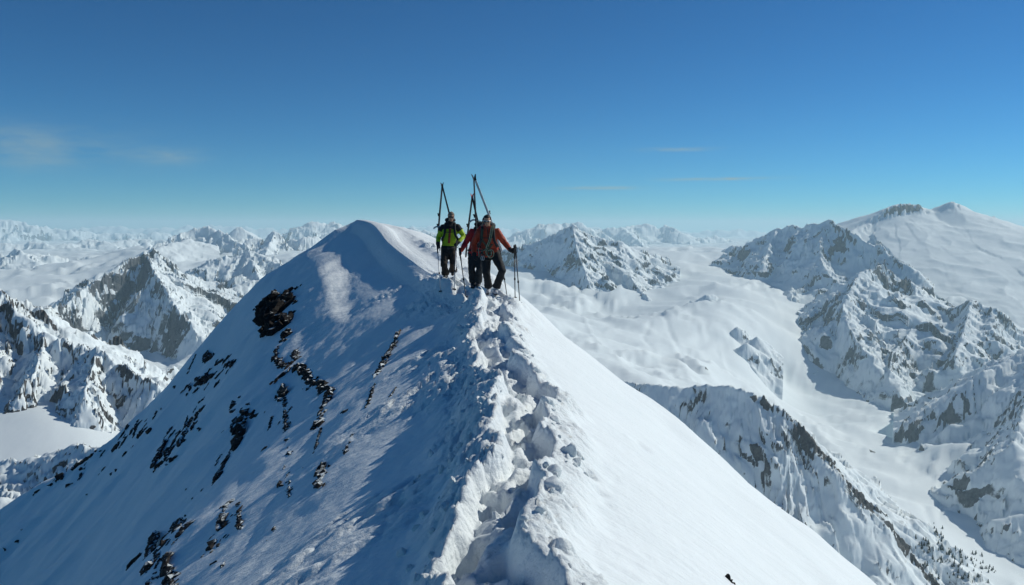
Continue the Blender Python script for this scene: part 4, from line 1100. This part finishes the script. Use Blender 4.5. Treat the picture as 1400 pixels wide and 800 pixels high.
def ski(label, tail, tip, curl, mat, tipmat, twist=0.5, width=0.10, group='skis carried on the backpacks'):
    """one ski standing on its tail: body with shovel and rocker, sidewall thickness, toe and heel binding"""
    tail, tip = Vector(tail), Vector(tip); L = (tip - tail).length; t = (tip - tail).normalized()
    nrm = Vector((curl, 0, 0)); nrm = (nrm - t * nrm.dot(t)).normalized()
    nrm = Matrix.Rotation(twist * curl, 3, t) @ nrm
    w = t.cross(nrm).normalized()
    r = bpy.data.objects.new('ski', None); col.objects.link(r); r.location = tail; r.empty_display_size = 0.1
    tag(r, label, 'ski', group)
    def body(k0, k1, N_=26):
        bm = bmesh.new(); rings = []
        for i in range(N_ + 1):
            s = k0 + (k1 - k0) * i / N_
            wd = width * (0.72 + 0.42 * abs(s - 0.42) ** 1.3)
            if s > 0.93: wd *= max(0.18, math.sqrt(max(0.0, 1 - ((s - 0.93) / 0.07) ** 2)))
            if s < 0.03: wd *= 0.7 + 10 * s
            th = 0.009 + 0.013 * math.exp(-((s - 0.45) / 0.28) ** 2)
            bend = 0.008 * math.sin(math.pi * s) + (0.055 * ((s - 0.92) / 0.08) ** 2 if s > 0.92 else 0)
            c = t * (s * L) + nrm * bend
            rings.append([bm.verts.new(c + w * a * wd / 2 + nrm * b * th) for a, b in ((-1, 0), (1, 0), (1, 0.7), (0.9, 1), (-0.9, 1), (-1, 0.7))])
        for p, q in zip(rings[:-1], rings[1:]):
            for k in range(6): bm.faces.new((p[k], p[(k + 1) % 6], q[(k + 1) % 6], q[k]))
        bm.faces.new(rings[0][::-1]); bm.faces.new(rings[-1])
        return bm
    finish('ski_body', body(0, 0.925), mat, r, False)
    finish('shovel', body(0.9255, 1.0, 10), tipmat, r, False)
    for nm, s0, ln in (('toe_piece', 0.50, 0.07), ('heel_piece', 0.33, 0.09)):
        bm = bmesh.new()
        R3 = Matrix((w, nrm, t)).transposed()
        box(bm, t * (s0 * L) - nrm * 0.02 + nrm * 0.055, (0.06, 0.045, ln), R3, 0.008)
        box(bm, t * (s0 * L + ln * 0.4) + nrm * 0.062, (0.035, 0.03, 0.03), R3, 0.005)
        finish(nm, bm, M_DARK, r, False)
    return r

def backpack(label, root, V, mat, lid_mat):
    """worn on the back: body, lid, side pockets, shoulder straps over the chest, hip belt"""
    r = bpy.data.objects.new('backpack', None); col.objects.link(r); r.empty_display_size = 0.2
    r.location = root.location
    tag(r, label, 'backpack', 'backpacks of the climbers')
    n, h = V['neck'], V['hip']; c = h.lerp(n, 0.55) + Vector((0, 0.26, 0))
    ht = (n - h).length
    bm = bmesh.new()
    tube(bm, [c + Vector((0, 0, -0.5 * ht)), c + Vector((0, 0.02, -0.42 * ht)), c + Vector((0, 0.03, 0)), c + Vector((0, 0.01, 0.48 * ht)), c + Vector((0, 0, 0.55 * ht))], [(0.12, 0.07), (0.155, 0.11), (0.165, 0.125), (0.155, 0.11), (0.12, 0.08)], 14)
    for s in (-1, 1): ball(bm, c + Vector((s * 0.16, 0.03, -0.22 * ht)), (0.045, 0.07, 0.13))
    fused('pack_body', bm, mat, r, 0.016, 4, 0.008, 8)
    bm = bmesh.new(); ball(bm, c + Vector((0, 0.0, 0.62 * ht)), (0.15, 0.13, 0.075)); fused('lid', bm, lid_mat, r, 0.016, 3, 0.008, 8)
    for s, sd in ((-1, 'R'), (1, 'L')):
        sh = V['sh' + sd].lerp(n, 0.42)
        pts = curve([c + Vector((s * 0.09, -0.08, 0.42 * ht)), sh + Vector((0, 0.05, 0.085)), sh + Vector((0, -0.06, 0.075)), sh + Vector((s * 0.01, -0.158, -0.10)), sh + Vector((s * 0.03, -0.165, -0.22)), sh + Vector((s * 0.09, -0.10, -0.34)), c + Vector((s * 0.15, -0.09, -0.30 * ht))])
        bm = bmesh.new(); tube(bm, pts, [(0.030, 0.011)] * len(pts), 8); finish('shoulder_strap', bm, M_DARK, r)
    bm = bmesh.new()
    pts = [h + Vector((0.196 * math.cos(a), 0.152 * math.sin(a), 0.03)) for a in [math.pi * (0.5 + 2 * k / 28) for k in range(29)]]
    tube(bm, pts, [(0.012, 0.026)] * 29, 6); finish('hip_belt', bm, M_DARK, r)
    bm = bmesh.new(); box(bm, h + Vector((0, -0.162, 0.03)), (0.06, 0.016, 0.05), None, 0.006); finish('belt_buckle', bm, M_PACKR, r)
    bm = bmesh.new(); a, b = V['shR'].lerp(n, 0.42), V['shL'].lerp(n, 0.42); tube(bm, [a + Vector((0, -0.172, -0.14)), (a + b) / 2 + Vector((0, -0.178, -0.15)), b + Vector((0, -0.172, -0.14))], [0.010] * 3, 6); finish('chest_strap', bm, M_DARK, r)
    return r

def ice_axe(label, top, bot):
    r = bpy.data.objects.new('ice_axe', None); col.objects.link(r); top, bot = Vector(top), Vector(bot); r.location = top; r.empty_display_size = 0.1
    tag(r, label, 'ice axe', 'ice axes strapped to the backpacks')
    d = bot - top
    bm = bmesh.new(); tube(bm, [Vector((0, 0, 0.0)), d * 0.5, d], [0.016, 0.015, 0.013], 8); finish('shaft', bm, M_ALU, r)
    bm = bmesh.new()
    tube(bm, curve([(0.02, 0, 0.01), (-0.05, -0.01, 0.022), (-0.11, -0.015, 0.0), (-0.15, -0.02, -0.045)]), [(0.012, 0.020)] * 16 + [(0.008, 0.012), (0.006, 0.008), (0.004, 0.004)], 8)
    box(bm, (0.06, 0, 0.012), (0.08, 0.05, 0.014), None, 0.004)
    finish('head', bm, M_STEEL, r)
    bm = bmesh.new(); tube(bm, [d, d * 1.10], [0.013, 0.003], 8); finish('spike', bm, M_STEEL, r)
    return r

def L2P(px, py, org_px, d, y=0.0):
    """photograph pixel -> local joint of a climber at distance d"""
    return ((px - org_px[0]) * d / F, y, (org_px[1] - py) * d / F)

# --- front climber in orange
D1, O1 = 17.5, (672, 402)
def a(px, py, y=0.0): return L2P(px, py, O1, D1, y)
g1 = Vector(pix(*O1, D1))
J1 = dict(hip=a(670, 345, 0.03), neck=a(667, 314, -0.07), head=a(666.5, 302.5, -0.14),
          shR=a(654.5, 317.5, -0.03), elR=a(647.5, 335, 0.02), wrR=a(649, 349, -0.12), pdR=(0.15, -0.35, -0.9), gaR=(0.2, -1, 0.2),
          shL=a(680.5, 317, -0.05), elL=a(690, 332, -0.06), wrL=a(698.5, 342, -0.22), pdL=(0.85, -0.45, -0.12), gaL=(0.0, 0.1, 1),
          hpR=a(664.5, 347, 0.03), knR=a(665, 373, -0.04), anR=a(668, 396, 0.12), toR=a(667, 399, -0.06),
          hpL=a(676.5, 347, 0.0), knL=a(687, 369, -0.24), anL=a(677.5, 395.5, -0.16), toL=a(678.5, 400.5, -0.34))
p1, V1, H1 = person('person in an orange-red jacket and black trousers leading, with a rope across the chest', g1, J1,
                    dict(jacket=M_ORANGE, trousers=M_BLACK, boot=M_GREYB, glove=M_BLACK), (M_HAIRB, 'hair'), M_SILVER, (0.26, -0.10))
# dull lower panels, collar, zip and pockets of the jacket
jk = [c for c in p1.children if c.name.startswith('jacket')][0]
bm = bmesh.new(); n_ = V1['neck']; tube(bm, [n_ + Vector((-0.005, 0.0, 0.03)), n_ + Vector((0, -0.01, 0.09))], [(0.098, 0.100), (0.094, 0.096)], 16, cap=False)
cl = finish('collar', bm, M_MAROON, jk)
bm = bmesh.new(); h_ = V1['hip']; tube(bm, [n_ + Vector((0, -0.092, 0.04)), n_.lerp(h_, 0.25) + Vector((0, -0.166, 0)), n_.lerp(h_, 0.6) + Vector((0, -0.164, 0)), h_ + Vector((0, -0.152, -0.09))], [0.008] * 4, 6); finish('zip', bm, M_DARK, jk)
for s in (-1, 1):
    bm = bmesh.new(); box(bm, h_ + Vector((s * 0.105, -0.140, 0.02)), (0.11, 0.03, 0.10), Matrix.Rotation(s * 0.35, 3, 'Z'), 0.01); finish('pocket', bm, M_ORANGE, jk)
backpack('black backpack worn by the person in the orange jacket', p1, V1, M_PACKB, M_PACKR)
# rope slung from the left shoulder to the right hip, with coils gathered at the waist
rope = bpy.data.objects.new('climbing_rope', None); col.objects.link(rope); rope.location = g1; tag(rope, 'dark green climbing rope slung across the orange jacket, coiled at the waist', 'rope')
rnd = random.Random(3)
def strand(pts, r, m):
    bm = bmesh.new(); q = curve(pts, 5); tube(bm, q, [r] * len(q), 7); finish('strand', bm, m, rope)
for k in range(5):
    e = (k - 2) * 0.012; f = rnd.uniform(-0.008, 0.008)
    s_ = V1['shL'].lerp(n_, 0.50)
    strand([s_ + Vector((e, 0.08, 0.085 + f)), s_ + Vector((e, -0.05, 0.098 + f)), s_ + Vector((e - 0.02, -0.175 + f, -0.03)), n_.lerp(h_, 0.42) + Vector((0.04 + e, -0.198 + f, 0)), n_.lerp(h_, 0.72) + Vector((-0.03 + e, -0.205 + f, 0)), h_ + Vector((-0.07 + e, -0.195 + f, 0.06)), h_ + Vector((-0.17 + e * 0.4, -0.10, 0.05 + e))], 0.0085, M_ROPEA if k % 3 else M_ROPEB)
for k in range(5):
    e = rnd.uniform(-0.02, 0.02)
    strand([n_ + Vector((-0.10 + e, -0.13, 0.02)), n_.lerp(h_, 0.3) + Vector((-0.13 + e, -0.185, 0)), n_.lerp(h_, 0.6) + Vector((-0.10 + e, -0.195, 0.02)), n_.lerp(h_, 0.75) + Vector((0.0 + e, -0.205, -0.02)), n_.lerp(h_, 0.62) + Vector((0.08 + e, -0.2, 0.0))], 0.0085, M_ROPEA)
for k in range(6):
    cx, cz, rr = rnd.uniform(-0.10, 0.02), rnd.uniform(-0.06, 0.02), rnd.uniform(0.05, 0.095)
    c = h_ + Vector((cx, -0.20, cz))
    strand([c + Vector((rr * 0.8 * math.cos(t_), -0.02 * math.sin(2 * t_ + k), rr * math.sin(t_))) for t_ in [2 * math.pi * i / 9 for i in range(10)]], 0.0085, M_ROPEA if k % 2 else M_ROPEB)
# harness
hb = bmesh.new()
for s in (-1, 1):
    hp = V1['hp' + 'RL'[s > 0]].lerp(V1['kn' + 'RL'[s > 0]], 0.28)
    tube(hb, [hp + Vector((0.118 * math.cos(t_), 0.118 * math.sin(t_), 0.02 * math.sin(t_))) for t_ in [2 * math.pi * i / 16 for i in range(17)]], [(0.010, 0.022)] * 17, 6)
hn = finish('harness', hb, M_DARK, p1)
for x in (-0.17, -0.14, 0.15):
    bm = bmesh.new(); c = h_ + Vector((x, -0.14, -0.12)); tube(bm, [c + Vector((0.022 * math.cos(t_), 0, 0.045 * math.sin(t_))) for t_ in [2 * math.pi * i / 12 for i in range(13)]], [0.006] * 13, 6); finish('carabiner', bm, M_STEEL, hn)
gL = g1 + V1['wrL'] + V1['pdL'].normalized() * 0.085
pole('nearer dark ski pole held in the orange climber\'s outstretched hand', gL + Vector((0.0, -0.03, 0.13)), Vector(pix(704, 392, D1 - 0.25)), M_ALU)
pole('outer dark ski pole held together with its twin by the orange climber', gL + Vector((0.02, 0.03, 0.14)), Vector(pix(709, 392, D1 - 0.15)), M_ALU)
def up1(px, py, dy): return Vector(pix(px, py, D1 + dy))
ski('dark ski edge-on rising behind the orange climber to the tallest crossing', up1(655, 352, 0.55), up1(647.8, 238, 0.42), -1, M_SKID, M_SKID, 0.25)
ski('white ski leaning from the tallest crossing down behind the orange climber\'s head', up1(686, 344, 0.50), up1(647.0, 239, 0.36), 1, M_WHITE, M_SKID, 0.55)

# --- climber in lime and black behind
D2, O2 = 20.6, (612, 381)
def a(px, py, y=0.0): return L2P(px, py, O2, D2, y)
g2 = Vector(pix(*O2, D2))
J2 = dict(hip=a(613.5, 341, 0.05), neck=a(616, 307, 0.0), head=a(617.5, 297, -0.06),
          shR=a(605.5, 312, 0.02), elR=a(599.5, 325, 0.06), wrR=a(599.5, 334, -0.14), pdR=(0.0, -0.55, -0.8), gaR=(0.05, -0.6, 0.8),
          shL=a(626.5, 311.5, 0.0), elL=a(634.5, 323, 0.02), wrL=a(626.5, 332, -0.20), pdL=(-0.35, -0.55, -0.75), gaL=(0.0, -0.6, 0.8),
          hpR=a(609, 343, 0.04), knR=a(608, 361, -0.20), anR=a(609.5, 375.5, 0.02), toR=a(608.5, 379, -0.16),
          hpL=a(618.5, 343, 0.04), knL=a(620, 360, -0.10), anL=a(618, 371.5, 0.36), toL=a(618, 377, 0.20))
p2, V2, H2 = person('person in a lime yellow and black jacket with dark glasses and a beige cap', g2, J2,
                    dict(jacket=M_LIME, trousers=M_BROWN, boot=M_BOOTD, glove=M_BLACK, flare=0.115), (M_BAND, 'cap'), M_DARK, (0.22, 0.05))
jk = [c for c in p2.children if c.name.startswith('jacket')][0]
n2, h2 = V2['neck'], V2['hip']
bm = bmesh.new()                                   # black yoke over shoulders and collar
tube(bm, [n2 + Vector((0, 0.0, -0.115)), n2 + Vector((0, 0, -0.04)), n2 + Vector((0, 0, 0.02)), n2 + Vector((0, -0.005, 0.085))], [(0.225, 0.166), (0.185, 0.142), (0.105, 0.105), (0.095, 0.098)], 18)
for s in 'RL':
    sh, el = V2['sh' + s], V2['el' + s]
    tube(bm, [n2 + Vector((0, 0, -0.06)), sh, sh.lerp(el, 0.35)], [0.098, 0.100, 0.088], 14)
fused('yoke', bm, M_BLACK, jk, 0.014, 3, 0.006, 9)
bm = bmesh.new(); tube(bm, [h2 + Vector((0, 0, -0.13)), h2 + Vector((0, 0, 0.0)), h2 + Vector((0, 0, 0.10))], [(0.21, 0.162), (0.20, 0.156), (0.196, 0.156)], 18); fused('hem', bm, M_BLACK, jk, 0.014, 2, 0.006, 9)
bm = bmesh.new(); tube(bm, [n2 + Vector((0.01, -0.155, -0.10)), n2.lerp(h2, 0.4) + Vector((0.01, -0.165, 0)), n2.lerp(h2, 0.75) + Vector((0.01, -0.160, 0))], [(0.030, 0.012)] * 3, 8); finish('zip', bm, M_MAROON, jk)
backpack('black backpack worn by the person in the lime jacket', p2, V2, M_PACKB, M_PACKB)
gR = g2 + V2['wrR'] + V2['pdR'].normalized() * 0.085
pole('pale ski pole in the lime climber\'s right hand beside the ridge edge', gR + Vector((-0.01, -0.03, 0.12)), Vector(pix(602, 394, D2 - 0.75)), M_ALUW)
gl = g2 + V2['wrL'] + V2['pdL'].normalized() * 0.085
pole('ski pole in the lime climber\'s left hand planted between the two climbers', gl + Vector((0.01, -0.03, 0.12)), Vector(pix(621, 395, D2 - 1.1)), M_ALUW)
def up2(px, py, dy): return Vector(pix(px, py, D2 + dy))
ski('straight upright dark ski left of the lime climber\'s head', up2(598.5, 338, 0.45), up2(605.2, 250, 0.42), -1, M_SKID, M_SKID, 0.35)
ski('dark ski slanting from the crossing down to the lime climber\'s cap', up2(624, 337, 0.45), up2(603.4, 250, 0.36), 1, M_SKID, M_SKID, 0.45)
ice_axe('ice axe with its head out beside the lime climber\'s shoulder', up2(600.5, 311, 0.30), up2(601.5, 343, 0.35))

# --- climber in red hidden behind the front one
D3, O3 = 19.0, (648, 394)
def a(px, py, y=0.0): return L2P(px, py, O3, D3, y)
g3 = Vector(pix(*O3, D3))
J3 = dict(hip=a(651, 344, 0.04), neck=a(660, 313, -0.02), head=a(664.5, 304, -0.04),
          shR=a(645, 317, 0.0), elR=a(637.5, 331, 0.0), wrR=a(631.5, 342, -0.16), pdR=(-0.5, -0.5, -0.7), gaR=(0.0, -0.7, 0.7),
          shL=a(664, 316, 0.0), elL=a(674, 328, 0.06), wrL=a(680, 338, -0.12), pdL=(0.5, -0.5, -0.6), gaL=(0.0, -0.7, 0.7),
          hpR=a(646.5, 346, 0.04), knR=a(645, 368, -0.08), anR=a(646.5, 388, 0.08), toR=a(646, 392, -0.10),
          hpL=a(656, 346, 0.04), knL=a(656, 368, -0.15), anL=a(654, 388, 0.0), toL=a(654, 392, -0.18))
p3, V3, H3 = person('person in a red jacket with vermilion cuff, mostly hidden behind the orange climber', g3, J3,
                    dict(jacket=M_RED, trousers=M_CHAR, boot=M_BOOTD, glove=M_VERMIL), (M_CAP, 'cap'), M_DARK, (0.3, 0.0))
backpack('dark grey backpack worn by the person in the red jacket', p3, V3, M_PACKR, M_PACKB)
gR = g3 + V3['wrR'] + V3['pdR'].normalized() * 0.085
pole('dark ski pole in the red climber\'s right hand between the other two', gR + Vector((0.0, -0.03, 0.12)), Vector(pix(635, 391, D3 - 0.4)), M_ALU)
gL = g3 + V3['wrL'] + V3['pdL'].normalized() * 0.085
pole('thin pole seen past the orange climber\'s hip under his outstretched arm', gL + Vector((0.0, -0.03, 0.12)), Vector(pix(692, 397, D3 - 0.5)), M_ALU)
def up3(px, py, dy): return Vector(pix(px, py, D3 + dy))
ski('dark ski left of the lower crossing behind the red climber', up3(637, 352, 0.45), up3(646.4, 265, 0.42), -1, M_SKID, M_SKIR, 0.35)
ski('dark ski right of the lower crossing close to the tall ski', up3(662, 352, 0.45), up3(644.6, 265, 0.36), 1, M_SKID, M_SKIR, 0.45)
ice_axe('ice axe with a blue-grey head beside the red climber\'s cap', up3(650.5, 302, 0.30), up3(650, 345, 0.38))

# ------------------------------------------------------------------ conifers on the valley side
M_PINE = simple_mat('pine_green', (0.030, 0.042, 0.030), 0.9, 0.3, 0.4)
M_BARK = simple_mat('pine_bark', (0.06, 0.045, 0.035), 0.9, 0.3, 0.4)
def pine_mesh(k):
    rnd = random.Random(40 + k); bm = bmesh.new()
    H_ = 1.0
    for i in range(9):
        z = 0.12 + 0.84 * i / 9; r = 0.24 * (1 - (z - 0.1) * 1.02) + 0.02
        n = 9
        c = bm.verts.new((0, 0, z + 0.10))
        ring = []
        for j in range(n):
            an = 2 * math.pi * (j + rnd.random() * 0.6) / n; q = r * rnd.uniform(0.55, 1.15)
            ring.append(bm.verts.new((q * math.cos(an), q * math.sin(an), z - 0.05 * rnd.random())))
        for j in range(n):
            if rnd.random() < 0.88: bm.faces.new((c, ring[j], ring[(j + 1) % n]))
    me = bpy.data.meshes.new('crown'); bm.to_mesh(me); bm.free(); me.materials.append(M_PINE)
    return me
def pines():
    crowns = [pine_mesh(k) for k in range(5)]
    bm = bmesh.new(); tube(bm, [(0, 0, -0.05), (0, 0, 0.6), (0, 0, 0.98)], [0.022, 0.014, 0.004], 6)
    tr = bpy.data.meshes.new('trunk'); bm.to_mesh(tr); bm.free(); tr.materials.append(M_BARK)
    rnd = random.Random(77); got = 0; tries = 0
    spots = [(1285, 768, 16, 9), (1312, 776, 16, 8), (1268, 748, 9, 8), (1332, 765, 14, 8), (1300, 755, 14, 8), (1320, 790, 24, 6), (1350, 778, 12, 6), (1282, 728, 6, 12)]
    while got < 130 and tries < 2000:
        tries += 1
        cx, cy, sx, sy = rnd.choice(spots)
        p = hit_far(rnd.gauss(cx, sx * 0.7), min(rnd.gauss(cy, sy * 0.7), 815))
        if p is None: continue
        h = rnd.uniform(5, 12.5)
        o = bpy.data.objects.new('pine_tree', None); col.objects.link(o)
        tag(o, 'tiny dark conifer on the snowy valley side at the lower right', 'tree', 'scattered conifers on the valley side')
        o.location = p - Vector((0, 0, 0.5)); o.scale = (h * rnd.uniform(0.8, 1.2), h, h); o.rotation_euler = (0, 0, rnd.uniform(0, 6)); o.empty_display_size = 1
        for nm, me in (('crown', rnd.choice(crowns)), ('trunk', tr)):
            c = bpy.data.objects.new(nm, me); col.objects.link(c); c.parent = o
        got += 1

bpy.context.view_layer.update()
_dg = bpy.context.evaluated_depsgraph_get()
_far = [o for o in col.objects if o.get('kind') == 'structure' and o.name != 'snow_ridge']
from mathutils.bvhtree import BVHTree
def hit_far(px, py):
    o_ = Vector((0, 0, CAM_Z)); d_ = (Vector(pix(px, py, 1000)) - o_).normalized()
    ok, loc, nrm, idx, ob, mt = sc.ray_cast(_dg, o_ + d_ * 400, d_)
    return loc if ok and ob.get('kind') == 'structure' else None
pines()

# ------------------------------------------------------------------ haze
def build_haze():
    bm = bmesh.new()
    bmesh.ops.create_cube(bm, size=1)
    zs = [o for o in col.objects if o.type == 'MESH']
    lo, hi = 1e9, -1e9; ext = 0
    for o in zs:
        n = len(o.data.vertices)
        a = np.empty(n * 3, np.float32); o.data.vertices.foreach_get('co', a); a = a.reshape(-1, 3)
        if o.parent is None and n > 5000:
            lo = min(lo, a[:, 2].min()); hi = max(hi, a[:, 2].max()); ext = max(ext, np.abs(a[:, :2]).max())
    hi = max(hi, 6.0) + 5; lo -= 1.0; ext += 500
    for v in bm.verts: v.co = (v.co.x * 2 * ext, v.co.y * 2 * ext, lo + (v.co.z + 0.5) * (hi - lo))
    me = bpy.data.meshes.new('haze'); bm.to_mesh(me); bm.free()
    m = bpy.data.materials.new('haze_air'); m.use_nodes = True
    nt = m.node_tree; nt.nodes.clear()
    out = nt.nodes.new('ShaderNodeOutputMaterial'); v = nt.nodes.new('ShaderNodeVolumePrincipled')
    v.inputs['Color'].default_value = HAZE_COLOR
    v.inputs['Density'].default_value = HAZE_DENSITY
    v.inputs['Anisotropy'].default_value = 0.15
    nt.links.new(v.outputs[0], out.inputs['Volume'])
    o = link('haze', me, m)
    tag(o, 'thin blue haze in the air over the far mountains', 'haze', None, 'stuff')
HAZE_COLOR = (0.70, 0.93, 1.0, 1)
HAZE_DENSITY = 3.6e-5
build_haze()
